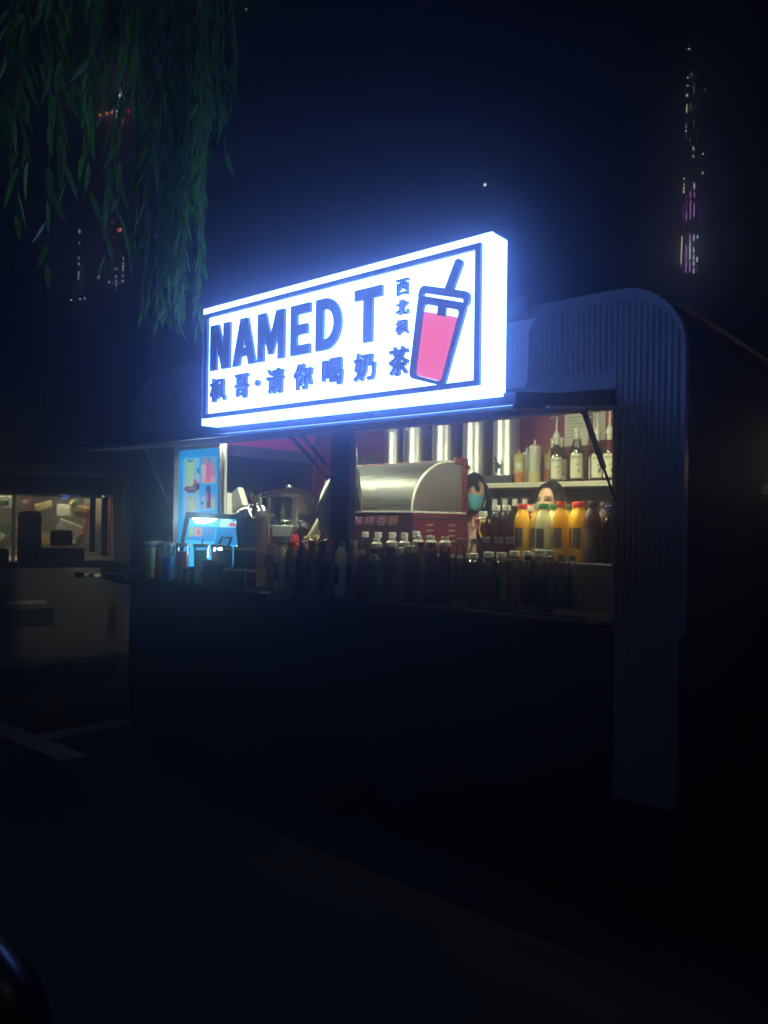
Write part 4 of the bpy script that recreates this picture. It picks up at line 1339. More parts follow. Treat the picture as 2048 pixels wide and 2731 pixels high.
gr = 'large juice bottles on the right of the inner counter'
jr = [(-1.967, 3.44, .284, 'orange', 'red_pl', 'orange juice bottle with a red cap, leftmost of the large ones on the right'),
      (-1.894, 3.47, .283, 'amber', 'grey_pl', 'amber juice bottle with a grey yellow cap on the right'),
      (-1.836, 3.42, .281, 'milky', 'green_pl', 'pale milky juice bottle with a green cap under the woman face'),
      (-1.752, 3.44, .288, 'orange', 'red_pl', 'orange juice bottle with a red cap in the middle of the large row'),
      (-1.652, 3.44, .290, 'orange', 'red_pl', 'orange juice bottle with a red cap beside the dark plum bottle'),
      (-1.575, 3.41, .291, 'plum', 'dark_pl', 'dark plum juice bottle with a dark cap at the right end')]
for x, y, h, lq_, cp_, lb in jr:
    juice_bottle((x, y, IC), h, lq_, cp_, lb, gr, .0405)
for x, y, h, lq_, cp_, lb in [(-1.985, 3.555, .283, 'orange', 'red_pl', 'red cap peeking right of the leftmost orange bottle in the second rank'),
                              (-1.853, 3.56, .284, 'milky', 'green_pl', 'green cap peeking behind the pale milky bottle in the second rank'),
                              (-1.781, 3.555, .284, 'milky', 'green_pl', 'green cap peeking right of the middle orange bottle'),
                              (-1.726, 3.555, .287, 'orange', 'red_pl', 'orange bottle with a red cap in the gap between the two front orange ones'),
                              (-1.640, 3.555, .285, 'orange', 'red_pl', 'red cap peeking left of the dark plum bottle in the second rank'),
                              (-1.575, 3.555, .288, 'plum', 'dark_pl', 'dark cap just right of the plum bottle in the second rank'),
                              (-1.49, 3.555, .286, 'plum', 'dark_pl', 'dark cap at the far right corner in the second rank')]:
    juice_bottle((x, y, IC), h, lq_, cp_, lb, 'juice bottles in the second rank on the right', .0405)
plastic_bottle((-1.492, 3.42, IC), .27, .036, 'cola', 'blue_pl', 'dark bottle with a blue cap in the right corner beside the jamb', 'corner bottles', capr=.024, caph=.03)
for x, h, lb, cp_ in [(-2.149, .244, 'shorter dark tea bottle with a white lid and a red and yellow ribbon', 'white_pl'),
                      (-2.085, .271, 'dark tea bottle with a white cap, second from left of the four by the woman', 'white_pl'),
                      (-2.023, .273, 'dark tea bottle with a white cap, third from left of the four by the woman', 'white_pl'),
                      (-1.965, .269, 'dark tea bottle with a white cap, partly behind the leftmost orange bottle', 'white_pl')]:
    t = plastic_bottle((x, 3.38 if h > .25 else 3.36, IC) if x < -1.97 else (x, 3.53, IC), h, .034, 'tea', cp_, lb, 'white capped tea bottles by the woman', neck=.017, capr=.021, caph=.026, sh=.66, lab=None)
    if h < .25:
        part('ribbon', 'rib1', lambda: MB().ellipsoid((-.015, -.036, .19), .014, .008, .016, 8, 6).tube([(-.012, -.036, .18), (0, -.04, .15), (.012, -.04, .12)], .005, 5), M['red_pl'], t)
        part('ribbon', 'rib2', lambda: MB().ellipsoid((.018, -.034, .185), .012, .008, .012, 8, 6).tube([(.012, -.036, .18), (.008, -.04, .14), (.022, -.038, .105)], .005, 5), M['yellow_ink'], t)

dz = 1.1995
for i, (x, h) in enumerate(((-2.193, .279), (-2.11, .281), (-2.042, .286), (-1.97, .288), (-1.905, .29))):
    plastic_bottle((x, 3.22, dz + .04), h, .031, 'cola', 'violet_pl', 'clear neck bottle with a dark violet cap, %s from left of five' % ORD[i], 'violet capped bottles', neck=.0145, capr=.0195, caph=.028, fill=.55)
for i, (x, h) in enumerate(((-2.859, .336), (-2.762, .338), (-2.66, .342), (-2.576, .344), (-2.495, .347))):
    plastic_bottle((x, 3.25, dz), h, .034, ['red_d', 'tea', 'cola', 'tea', 'cola'][i], 'white_pl', 'tall bottle with a white screw cap in the rearmost row, %s from left' % ORD[i], 'tall white capped bottles in the rear row', neck=.014, capr=.020, caph=.030, fill=.72)
for i, (x, h) in enumerate(((-2.678, .312), (-2.574, .32), (-2.489, .322), (-2.398, .326), (-2.317, .33), (-2.231, .334))):
    plastic_bottle((x, 3.14, dz), h, .034, ['tea_g', 'cola', 'cola', 'tea', 'tea_y', 'tea'][i], 'white_pl', 'bottle with a stepped white sports cap, %s from left of six' % ORD[i], 'bottles with stepped white sports caps', neck=.016, capr=.0185, flip=True, fill=.78, lab='blue_pl' if i in (1, 2) else None)
for i, (x, h) in enumerate(((-2.426, .273), (-2.345, .276))):
    plastic_bottle((x, 3.02, dz), h, .033, ['tea_p', 'cola'][i], 'white_pl', ['pale peach drink bottle with a wide white cap in the front row', 'dark drink bottle with a wide white cap in the front row'][i], 'front bottles with wide white caps', neck=.020, capr=.0245, caph=.034, sh=.66)
for i, (x, h) in enumerate(((-2.297, .296), (-2.226, .298))):
    plastic_bottle((x, 3.03, dz), h, .036, ['tea_y', 'tea'][i], 'dark_pl', ['pale yellow tea bottle with a dark cap and sloping shoulder', 'brown tea bottle with a dark cap and sloping shoulder'][i], 'front tea bottles with dark caps', neck=.014, capr=.018, sh=.52)
plastic_bottle((-2.549, 2.975, dz), .262, .036, 'tea_g', 'dark_pl', 'square shouldered bottle with green label in the front row by the juice bottles', None, neck=.017, capr=.021, sh=.70, lab='green_pl')
plastic_bottle((-2.645, 2.98, dz), .25, .031, 'red_d', 'white_pl', 'slim bottle of red drink at the left end of the clear bottles', None, neck=.014, capr=.018, sh=.55)
for i, (x, h) in enumerate(((-2.074, .251), (-1.986, .256), (-1.917, .262), (-1.844, .267), (-1.775, .271), (-1.717, .275), (-1.664, .278))):
    plastic_bottle((x, 3.16, dz), h, .033, ['cola', 'tea_g', 'tea', 'tea_y', 'tea_p', 'tea_g', 'tea'][i], 'white_pl', 'bottle with a wide ribbed white cap in the middle row, %s from left' % ORD[i], 'bottles with wide ribbed white caps', neck=.019, capr=.0245, caph=.024, sh=.64)
t = thing('acrylic_tray', 'clear acrylic tray under the front bottles on the right', 'tray', (-1.70, 3.06, dz))
w = MB()
w.box(-2.0, -1.45, 3.00, 3.115, dz, dz + .036)
w.build('tray_base', M['shell'], t, bevel=.002)
for i, (x, h) in enumerate(((-1.927, .201), (-1.857, .206), (-1.718, .216), (-1.662, .219), (-1.605, .222), (-1.555, .226), (-1.505, .23))):
    plastic_bottle((x, 3.06, dz + .037), h, .0285, ['tea', 'tea_g', 'red_d', 'tea_g', 'tea_g', 'tea_g', 'tea_g'][i], ['dark_pl', 'grey_pl', 'dark_pl', 'grey_pl', 'grey_pl', 'grey_pl', 'grey_pl'][i],
                   ['front bottle with a dark cap left of the green tea bottle', 'green tea bottle with an olive cap standing between two dark caps', 'front bottle with a dark cap at the left of four olive caps', 'green tea bottle with an olive cap, first of four in a row at right', 'green tea bottle with an olive cap, second of four in a row at right', 'green tea bottle with an olive cap, third of four in a row at right', 'green tea bottle with an olive cap, last of four in a row at right'][i],
                   'small front bottles on the tray', neck=.0125, capr=.0168, sh=.56, lab='green_pl' if i in (1, 3) else None, fill=.62)

# ================================================================== back shelf: urns, syrups, squeeze bottles
SZ = 1.8685
def tap_fn():
    return (MB().tube([(0, -.085, .06), (0, -.13, .06)], .011, 8).tube([(0, -.125, .075), (0, -.125, .02)], .010, 8)
            .box(-.014, .014, -.142, -.108, .075, .088).tube([(0, -.125, .09), (0, -.15, .125)], .006, 6))
t = tag(MB().box(-3.86, -2.63, 4.455, 4.735, SZ, SZ + .052).build('urn_tray', M['black'], None, bevel=.004), 'long black drip tray under the steel tea urns on the back shelf', 'tray')
for i, (xa, xb) in enumerate(((-3.845, -3.69), (-3.665, -3.44), (-3.405, -3.165), (-3.125, -2.905), (-2.875, -2.65))):
    x, r = (xa + xb) / 2, min(.092, (xb - xa) / 2 - .004)
    t = thing('tea_urn', 'tall shiny steel tea urn on the back shelf, %s from left' % ORD[i], 'tea urn', (x, 4.60, SZ + .0525), 'steel tea urns on the back shelf')
    part('urn_body', ('ub', round(r, 3)), lambda: MB().lathe([(0, 0), (r, 0), (r, .012), (r * .985, .016), (r * .985, .45), (r, .455), (r, .465), (r * .6, .485), (0, .49)], 36), M['steel'], t)
    part('urn_lid', ('ul', round(r, 3)), lambda: MB().lathe([(r * 1.02, .468), (r * 1.02, .478), (r * .6, .50), (.02, .505), (.018, .525), (0, .527)], 28), M['steel'], t)
    part('tap', 'utap', tap_fn, M['black'], t)
    if i in (0, 1):
        part('paper_tag', ('utg', i), lambda: curved(R(-92 if i else -70), .36, .40, .045, r * 1.012), M['white_paper'], t)
    else:
        part('round_badge', ('ubg', i), lambda: curved(R(-75), .385, .415, .035, r * 1.012), M['grey_pl'], t)
        part('badge_mark', ('ubm', i), lambda: curved(R(-75), .392, .408, .018, r * 1.016), M['ink'], t)

def squeeze(loc, h, r, body, sauce, fill, label, card=True):
    t_ = thing('squeeze_bottle', label, 'squeeze bottle', loc, 'squeeze bottles on the back shelf')
    part('bottle_wall', ('sq', h, r, body), lambda: MB().lathe([(r, h * fill), (r, h * .70), (r * .95, h * .76), (r * .9, h * .78)], 22), M[body], t_)
    part('sauce', ('ss', h, r, sauce, fill), lambda: MB().lathe([(0, 0), (r * .96, 0), (r, .006), (r, h * fill), (0, h * fill)], 22), M[sauce], t_)
    part('nozzle', ('sn', h, r, body), lambda: MB().lathe([(r * .88, h * .77), (r * .96, h * .775), (r * .96, h * .84), (r * .6, h * .87), (.010, h * .885), (.004, h), (0, h)], 20), M['white_pl' if body == 'wht_sq' else 'yel_sq'], t_)
    if card:
        part('paper_tag', ('sc', h, r), lambda: curved(R(-62), h * .42, h * .6, .045, r * 1.02), M['white_paper'], t_)
squeeze((-2.613, 4.52, SZ), .225, .037, 'yel_sq', 'or_sauce', .30, 'yellow squeeze bottle with orange sauce at the bottom')
squeeze((-2.497, 4.52, SZ), .285, .040, 'wht_sq', 'cream', .24, 'tall white squeeze bottle with cream sauce at the bottom', False)
squeeze((-2.625, 4.64, SZ), .25, .033, 'wht_sq', 'cream', .4, 'white squeeze bottle behind the yellow one')
squeeze((-2.555, 4.63, SZ), .255, .033, 'wht_sq', 'or_sauce', .3, 'white squeeze bottle standing in the gap behind yellow and tall white')
squeeze((-2.46, 4.65, SZ), .23, .033, 'yel_sq', 'or_sauce', .5, 'yellow squeeze bottle right behind the tall white one')

def syrup(loc, liq, label, pump=False, fruit='yellow_ink', h=.30, r=.040, word=None):
    t_ = thing('syrup_bottle', label, 'syrup bottle', loc, 'syrup bottles on the back shelf')
    pr = [(0, .004), (r * .9, 0), (r, .006), (r, h * .56), (r * .9, h * .62), (r * .55, h * .74), (.0155, h * .82), (.014, h * .93)]
    part('bottle_wall', ('sy', h, r), lambda: MB().lathe(pr, 22), M['shell'], t_)
    part('syrup', ('syl', h, r, liq), lambda: MB().lathe([(0, .005), (r * .92, .005), (r * .92, h * .55), (r * .82, h * .6), (0, h * .605)], 20), M[liq], t_)
    part('paper_label', ('syp', h, r), lambda: MB().lathe([(r * 1.012, h * .06), (r * 1.015, h * .065), (r * 1.015, h * .52), (r * 1.012, h * .525)], 12, a0=LCAM - R(60), a1=LCAM + R(60)), M['label_white'], t_)
    part('neck_label', ('syn', h, r), lambda: MB().lathe([(.0165, h * .80), (.0165, h * .92)], 14), M['label_white'], t_)
    def fr():
        a = LCAM + .15
        rr_ = r * 1.022
        P = lambda u_, v_: (rr_ * math.cos(a + u_ / rr_), rr_ * math.sin(a + u_ / rr_), v_)
        m_ = MB()
        m_.add([P(.006 + .010 * math.cos(q), h * .2 + .013 * math.sin(q)) for q in [2 * PI * k / 10 for k in range(10)]], [tuple(range(10))])
        return m_
    part('printed_fruit', ('syf', h, r, fruit), fr, M[fruit], t_)
    def lf():
        a = LCAM + .1
        rr_ = r * 1.020
        P = lambda u_, v_: (rr_ * math.cos(a + u_ / rr_), rr_ * math.sin(a + u_ / rr_), v_)
        m_ = MB()
        for k in range(4):
            u0, v0 = -.008 + .008 * k, h * (.30 + .015 * (k % 2))
            m_.add([P(u0 - .004, v0), P(u0 + .002, v0 - .004), P(u0 + .010, v0 + .010), P(u0 + .002, v0 + .009)], [(0, 1, 2, 3)])
        return m_
    part('printed_leaf', ('syg', h, r), lf, M['leaf_ink'], t_)
    if word:
        key = ('syw', word, h, r)
        if key not in CACHE:
            me = text_mesh(word, 1.0, 0.0, .01, 'lettering')
            a = LCAM - .05
            rr_ = r * 1.022
            fit_mesh(me, -.028, .028, h * .43, h * .475, lambda u_, v_, d: Vector((rr_ * math.cos(a + u_ / rr_), rr_ * math.sin(a + u_ / rr_), v_)))
            me.materials.clear()
            me.materials.append(M['ink'])
            CACHE[key] = me
        part('lettering', key, None, None, t_)
    if pump:
        part('pump', ('sypu', h), lambda: MB().lathe([(.015, h * .92), (.024, h * .925), (.024, h * .985), (.020, h * 1.02), (.008, h * 1.10), (.006, h * 1.14), (.0055, h * 1.36), (.010, h * 1.37), (.010, h * 1.40), (0, h * 1.40)], 18).tube([(0, 0, h * 1.385), (-.012, -.035, h * 1.38), (-.016, -.05, h * 1.34)], .005, 7), M['white_pl'], t_)
    else:
        part('cap', ('sycp', h), lambda: MB().lathe([(.0165, h * .93), (.018, h * .935), (.018, h * 1.0), (.016, h * 1.012), (0, h * 1.012)], 18), M['white_pl'], t_)
    return t_
syrup((-2.330, 4.50, SZ), 'syrup_pale', 'syrup bottle with white pump and a lemon on its label', True, 'yellow_ink', word='MONIN')
syrup((-2.195, 4.51, SZ), 'syrup_dark', 'syrup bottle with white screw cap and a brown fruit label', False, 'brown_ink', h=.335, r=.043, word='MONIN')
syrup((-2.118, 4.60, SZ), 'syrup_dark', 'syrup bottle with pump standing behind, left of the strut', True, 'brown_ink')
syrup((-2.050, 4.50, SZ), 'syrup_red', 'red syrup bottle with pump half behind the gas strut', True, 'leaf_ink', h=.31, r=.042, word='MONIN')
syrup((-1.965, 4.485, SZ), 'syrup_red', 'red syrup bottle with pump and cherry label, rightmost on the shelf', True, 'red_ink', h=.31, r=.044, word='MONIN')
syrup((-2.375, 4.66, SZ), 'syrup_red', 'syrup bottle with white cap behind the lemon syrup, left of it', False, 'red_ink')
syrup((-2.455, 4.69, SZ), 'syrup_dark', 'dark syrup bottle with white cap behind the tall white squeeze bottle', False, 'red_ink', r=.036)
syrup((-2.275, 4.66, SZ), 'syrup_red', 'red syrup bottle with white cap behind, right of the lemon syrup', False, 'red_ink')
syrup((-1.925, 4.63, SZ), 'syrup_dark', 'dark syrup bottle with white cap behind the rightmost cherry syrup', False, 'red_ink', r=.036)
syrup((-2.005, 4.66, SZ), 'syrup_red', 'red syrup bottle with pump deep behind the two right syrups', True, 'red_ink')
syrup((-2.225, 4.60, SZ), 'syrup_pale', 'pale syrup bottle with white cap just behind the brown fruit one', False, 'leaf_ink', h=.28)
# papers pinned on the rear wall
for i, (x0, x1, z0, z1, lb) in enumerate(((-2.395, -2.225, 2.12, 2.36, 'printed notice sheet pinned on the red back wall, the larger left one'), (-2.19, -2.105, 2.15, 2.37, 'narrow printed sheet behind the pumps on the red back wall'), (-2.05, -1.95, 2.14, 2.38, 'printed sheet with dotted lines at the right end of the back wall'))):
    t = thing('wall_notice', lb, 'notice', ((x0 + x1) / 2, 4.74, z0), 'paper notices on the back wall')
    w = MB()
    w.box(x0, x1, 4.7385, 4.7405, z0, z1)
    w.build('paper_sheet', M['white_paper'], t)
    w = MB()
    for k in range(7):
        zz = z1 - .05 - k * .022
        if zz > z0 + .02:
            w.box(x0 + .015, x0 + .015 + (x1 - x0 - .03) * random.uniform(.45, 1), 4.7370, 4.7380, zz, zz + .005)
    w.build('printed_lines', M['grey_pl'], t)
tag(MB().box(-2.095, -2.065, 4.7365, 4.741, 2.02, 2.4).build('red_banner', M['red_pl'], None), 'narrow bright red banner strip on the back wall among the notices', 'banner')
for i, x in enumerate((-2.895, -2.82, -2.742, -2.664, -2.588)):
    t = thing('tea_canister', 'black tea canister with a small white card under the back shelf, %s from left' % ORD[i], 'canister', (x, 4.56, 1.6155), 'black tea canisters under the shelf')
    part('canister_body', 'tcb', lambda: MB().lathe([(0, 0), (.034, 0), (.036, .005), (.036, .15), (.033, .158), (0, .16)], 20), M['black'], t)
    part('paper_card', 'tcc', lambda: curved(R(-62), .10, .145, .034, .0372), M['white_paper'], t)
# ferns in a box above the oven
t = thing('potted_fern', 'small dark green ferns in a box behind the oven top', 'plant', (-3.93, 4.56, SZ))
w = MB()
w.box(-4.08, -3.88, 4.50, 4.62, SZ, SZ + .09)
w.build('planter_box', M['dark_in'], t)
w = MB()
for k in range(46):
    bx, by = random.uniform(-4.06, -3.90), random.uniform(4.51, 4.61)
    a, hh = random.uniform(0, 6.28), random.uniform(.06, .15)
    tip = Vector((bx + .05 * math.cos(a), by + .04 * math.sin(a), SZ + .09 + hh))
    base = Vector((bx, by, SZ + .085))
    for s in range(5):
        p = base.lerp(tip, .25 + s * .18)
        q = Vector((math.cos(a + 1.57), math.sin(a + 1.57), .4)) * .018
        w.add([p, p + q, p + q * .6 + Vector((0, 0, .014))], [(0, 1, 2)])
        w.add([p, p - q, p - q * .6 + Vector((0, 0, .014))], [(0, 1, 2)])
w.build('fronds', M['foliage_p'], t)

# ================================================================== people
def head_pt(d, s=1.0):
    dx, dy, dzz = d
    x, y, z = .072 * dx * s, .093 * dy * s, .118 * dzz * s
    if dzz < 0:
        x *= 1 - .36 * dzz * dzz
        if dy > 0:
            y *= 1 - .3 * dzz * dzz
        else:
            y *= 1 - .05 * dzz * dzz
    if dy < 0 and s < 1.02:
        gss = lambda cx, cz, wx, wz: math.exp(-(((abs(x) - cx) / wx) ** 2 + ((z - cz) / wz) ** 2))
        y -= .021 * gss(0, -.028, .010, .016) + .010 * gss(0, -.005, .008, .022) + .006 * gss(.011, -.034, .008, .008)
        y += .010 * gss(.031, .004, .016, .010)
        y -= .004 * gss(.032, .024, .020, .007)
        y -= .007 * gss(0, -.064, .020, .007) + .007 * gss(0, -.100, .016, .014)
        y -= .003 * gss(.04, -.03, .02, .02)
    return Vector((x, y, z))

def sphere_dirs(nu, nv_):
    out = []
    for j in range(nv_ + 1):
        t_ = -PI / 2 + PI * j / nv_
        for i in range(nu):
            a = 2 * PI * i / nu
            out.append((math.cos(t_) * math.cos(a), math.cos(t_) * math.sin(a), math.sin(t_)))
    return out

def skin_mesh(verts, edges, radii, sub=1):
    me = bpy.data.meshes.new('skin_tmp')
    me.from_pydata(verts, edges, [])
    ob = bpy.data.objects.new('skin_tmp', me)
    COL.objects.link(ob)
    ob.modifiers.new('s', 'SKIN')
    lay = me.skin_vertices[0].data
    for i, r_ in enumerate(radii):
        lay[i].radius = r_ if isinstance(r_, tuple) else (r_, r_)
        lay[i].use_root = (i == 0)
    sb = ob.modifiers.new('b', 'SUBSURF')
    sb.levels = sub
    dg = bpy.context.evaluated_depsgraph_get()
    dg.update()
    out = bpy.data.meshes.new_from_object(ob.evaluated_get(dg))
    bpy.data.objects.remove(ob)
    return out

HC = Vector((0, -.012, 1.475))      # head centre in body coordinates
def person(label, loc, rz, shirt, masked, head_rz=0.0, head_tilt=0.0, scale=1.0):
    P_ = thing('person', label, 'person', loc, None, rz)
    P_.scale = (scale, scale, scale)
    V, Ed, Ra = [], [], []
    def add(p, r_, par=None):
        V.append(p)
        Ra.append(r_)
        if par is not None:
            Ed.append((par, len(V) - 1))
        return len(V) - 1
    pel = add((0, 0, .83), (.135, .10))
    sp = add((0, .0, .97), (.115, .085), pel)
    ch = add((0, .0, 1.13), (.13, .095), sp)
    up = add((0, .012, 1.25), (.10, .075), ch)
    nk = add((0, .008, 1.33), (.05, .05), up)
    hd = add((0, -.002, 1.41), (.048, .05), nk)
    for s in (-1, 1):
        sh = add((s * .155, .01, 1.255), (.05, .05), up)
        el = add((s * .20, .0, 1.02), (.038, .038), sh)
        wr = add((s * .165, -.19, .955), (.026, .024), el)
        pa = add((s * .155, -.255, .945), (.03, .017), wr)
        for k in range(4):
            ox = s * (.155 + (k - 1.5) * .018)
            l_ = (.062, .072, .068, .054)[k]
            f1 = add((ox, -.285, .945), .0085, pa)
            f2 = add((ox, -.285 - l_ * .55, .938), .0078, f1)
            add((ox, -.285 - l_ * .9, .918), .0068, f2)
        t1 = add((s * .122, -.245, .94), .010, pa)
        add((s * .105, -.285, .93), .008, t1)
        hp = add((s * .085, 0, .78), (.085, .085), pel)
        kn = add((s * .09, -.01, .44), (.055, .055), hp)
        an = add((s * .09, .015, .08), (.036, .036), kn)
        add((s * .095, -.11, .035), (.036, .026), an)
    me = skin_mesh(V, Ed, Ra, 1)
    w_ = MB()
    w_.add([v.co.copy() for v in me.vertices], [tuple(p.vertices) for p in me.polygons])
    Hm = Matrix.Translation(HC) @ Matrix.Rotation(head_rz, 4, 'Z') @ Matrix.Rotation(head_tilt, 4, 'X')
    nu, nv_ = 64, 48
    dirs = sphere_dirs(nu, nv_)
    hv = [Hm @ head_pt(d) for d in dirs]
    w_.add(hv, [(j * nu + i, j * nu + (i + 1) % nu, (j + 1) * nu + (i + 1) % nu, (j + 1) * nu + i) for j in range(nv_) for i in range(nu)])
    for s in (-1, 1):
        e0 = Hm @ Vector((s * .071, .008, -.005))
        w_.ellipsoid(e0, .010, .016, .028, 10, 8)
    bme = w_.mesh('body', M['skin'], True, angle=180, fix=False)
    body = bpy.data.objects.new('body', bme)
    COL.objects.link(body)
    body.parent = P_
    rm = body.modifiers.new('one_surface', 'REMESH')
    rm.mode = 'VOXEL'
    rm.voxel_size = .0042
    rm.use_smooth_shade = True
    # eyes, brows, mouth
    def onface(x, z, lift=.0):
        best = min(hv_l, key=lambda p: (p.x - x) ** 2 + (p.z - z) ** 2)
        return Vector((x, best.y - lift, z))
    hv_l = [head_pt(d) for d in dirs if d[1] < 0]
    for s in (-1, 1):
        c = onface(s * .031, .004)
        m_ = MB()
        m_.ellipsoid(c + Vector((0, .002, 0)), .0125, .006, .0048, 12, 8)
        m_.v = [tuple(Hm @ Vector(p)) for p in m_.v]
        ey = m_.build('eye', M['eye_w'], None, smooth=True)
        ey.parent = body
        m_ = MB()
        m_.ellipsoid(c + Vector((0, -.0018, -.0003)), .0052, .0035, .0048, 10, 8)
        m_.v = [tuple(Hm @ Vector(p)) for p in m_.v]
        ir = m_.build('iris', M['hair'], None, smooth=True)
        ir.parent = ey
        m_ = MB()
        m_.tube([Hm @ (onface(s * (.031 + k), .0085 + .0032 - abs(k) * .22, .003)) for k in (-.013, -.007, 0, .007, .014)], [.0008, .0018, .002, .002, .001], 6)
        ld = m_.build('eyelashes', M['hair'], None, smooth=True)
        ld.parent = ey
        m_ = MB()
        m_.tube([Hm @ (onface(s * (.032 + k), .027 + .003 - k * k * 12, .0015)) for k in (-.016, -.008, 0, .009, .018)], [.0016, .0026, .0026, .0022, .001], 6)
        br = m_.build('eyebrow', M['hair'], None, smooth=True)
        br.parent = body
    m_ = MB()
    m_.ellipsoid(Hm @ (onface(0, -.064, -.001)), .021, .006, .0055, 12, 8)
    mo = m_.build('lips', M['lip'], None, smooth=True)
    mo.parent = body
    # hair: cap plus hanging locks
    m_ = MB()
    keep = {}
    n2, m2 = 56, 40
    hd_ = sphere_dirs(n2, m2)
    for k, d in enumerate(hd_):
        front = d[1] < -0.05
        hl = (.70 if masked else .54) - .35 * max(0, abs(d[0]) - .35) + (.05 if not masked else -.12)
        if (front and d[2] > hl) or (not front and d[2] > -.55 - .1 * d[1]) or (front and abs(d[0]) > .88 and d[2] > -.2):
            p = head_pt(d, 1.105)
            p += Vector((0, .004, .004)) + p.normalized() * .002 * math.sin(d[0] * 40 + d[1] * 31)
            keep[k] = len(m_.v)
            m_.v.append(tuple(Hm @ p))
    for j in range(m2):
        for i in range(n2):
            q = (j * n2 + i, j * n2 + (i + 1) % n2, (j + 1) * n2 + (i + 1) % n2, (j + 1) * n2 + i)
            if all(a in keep for a in q):
                m_.f.append(tuple(keep[a] for a in q))
                m_.mi.append(0)
    rnd = random.Random(5 if masked else 9)
    n_l = 150
    for k in range(n_l):
        if masked:
            a = rnd.uniform(-.25, PI + .25)
            top = Vector((math.cos(a), math.sin(a), rnd.uniform(.1, .55))).normalized()
            L = rnd.uniform(.10, .16)
        else:
            a = rnd.uniform(-.62, PI + .62)
            top = Vector((math.cos(a), math.sin(a), rnd.uniform(.15, .7))).normalized()
            L = rnd.uniform(.24, .33)
        p = head_pt(top, 1.10)
        out = Vector((top.x, top.y, 0)).normalized()
        pts = [p]
        for s in range(1, 6):
            f_ = s / 5
            q = Vector((out.x * (.080 + .018 * f_), out.y * (.098 + .012 * f_) + .004, p.z - L * f_))
            q += Vector((rnd.uniform(-.004, .004), rnd.uniform(-.004, .004), 0))
            pts.append(q)
        m_.tube([Hm @ q for q in pts], [.007, .0085, .0085, .0075, .005, .0015], 5)
    # fringe
    for k in range(34):
        if masked:
            x = rnd.uniform(-.062, .062)
            pts = [head_pt(Vector((x * 5, -.62, 1.0)).normalized(), 1.10), head_pt(Vector((x * 8, -1.1, .95)).normalized(), 1.12), head_pt(Vector((x * 11, -1.2, .58 - abs(x) * 3)).normalized(), 1.09), head_pt(Vector((x * 13, -1.2, .36 - abs(x) * 6)).normalized(), 1.07)]
        else:
            s = 1 if k % 3 else -1
            f_ = rnd.uniform(.0, 1)
            x0 = -.022
            pts = [head_pt(Vector((x0 * 9, -.35 + f_ * .6, 1.1)).normalized(), 1.11),
                   head_pt(Vector((x0 * 6 + s * .45, -.75 + f_ * .5, .95)).normalized(), 1.13),
                   head_pt(Vector((s * .82, -.72 + f_ * .5, .45)).normalized(), 1.12),
                   head_pt(Vector((s * 1.0, -.52 + f_ * .4, -.15)).normalized(), 1.14),
                   Vector((s * .088, -.035 + f_ * .05, -.17))]
        m_.tube([Hm @ q for q in pts], [.004, .006, .006, .005, .002][:len(pts)] if len(pts) == 5 else [.004, .0055, .0045, .0015], 5)
    hr = m_.build('hair', M['hair'], None, smooth=True, angle=180, fix=False)
    hr.parent = P_
    if masked:
        m_ = MB()
        nr, ncl = 12, 20
        for j in range(nr + 1):
            z = -.016 - .098 * j / nr
            for i in range(ncl + 1):
                a = -PI / 2 + R(-78 + 156 * i / ncl)
                dzz = z / .118
                rd = math.sqrt(max(.06, 1 - dzz * dzz))
                base = Vector((.073 * math.cos(a) * (1 - .25 * dzz * dzz) * (.6 + .4 * rd), .098 * math.sin(a) * (.72 + .28 * rd), z))
                c_ = math.exp(-((a + PI / 2) / .45) ** 2)
                base.y -= .010 + .013 * c_ * (1 - abs(j / nr - .4)) + .0022 * math.sin(j / nr * PI * 8)
                m_.v.append(tuple(Hm @ base))
        for j in range(nr):
            for i in range(ncl):
                m_.f.append((j * (ncl + 1) + i, j * (ncl + 1) + i + 1, (j + 1) * (ncl + 1) + i + 1, (j + 1) * (ncl + 1) + i))
                m_.mi.append(0)
        mk = m_.build('face_mask', M['mask'], None, smooth=True, angle=180)
        mk.parent = P_
        so = mk.modifiers.new('thick', 'SOLIDIFY')
        so.thickness = .002
        for s in (-1, 1):
            for z in (-.02, -.095):
                m_ = MB()
                m_.tube([Hm @ Vector((s * .062, -.055, z)), Hm @ Vector((s * .076, -.01, z * .5)), Hm @ Vector((s * .082, .016, -.005))], .0014, 5)
                el = m_.build('ear_loop', M['white_pl'], None)
                el.parent = mk
    # clothes: shells a little larger than the body, ending at neckline, cuffs, hem
    sv, se, sr = [], [], []
    def ads(p, r_, par=None):
        sv.append(p)
        sr.append(r_)
        if par is not None:
            se.append((par, len(sv) - 1))
        return len(sv) - 1
    a = ads((0, 0, .84), (.148, .112))
    b = ads((0, 0, .97), (.132, .10), a)
    c = ads((0, 0, 1.13), (.147, .11), b)
    d = ads((0, .012, 1.255), (.112, .088), c)
    ads((0, .012, 1.315), (.066, .062), d)
    for s in (-1, 1):
        e = ads((s * .16, .01, 1.255), (.06, .06), d)
        f_ = ads((s * .205, 0, 1.03), (.05, .05), e)
        ads((s * .175, -.16, .965), (.04, .038), f_)
    sm = skin_mesh(sv, se, sr, 2)
    for p in sm.polygons:
        p.use_smooth = True
    so = add_mesh('shirt', sm, M[shirt], P_, (0, 0, 0))
    m_ = MB()
    for s in (-1, 1):
        m_.tube([(s * .012, -.085, 1.27), (s * .045, -.075, 1.31), (s * .068, -.02, 1.335), (s * .05, .055, 1.345)], [.010, .014, .014, .012], 7)
    m_.tube([(0, -.098, 1.27), (0, -.118, 1.15), (0, -.112, 1.0)], .006, 6)
    co = m_.build('collar', M[shirt], None, smooth=True)
    co.parent = so
    pv = [(0, 0, .84)]
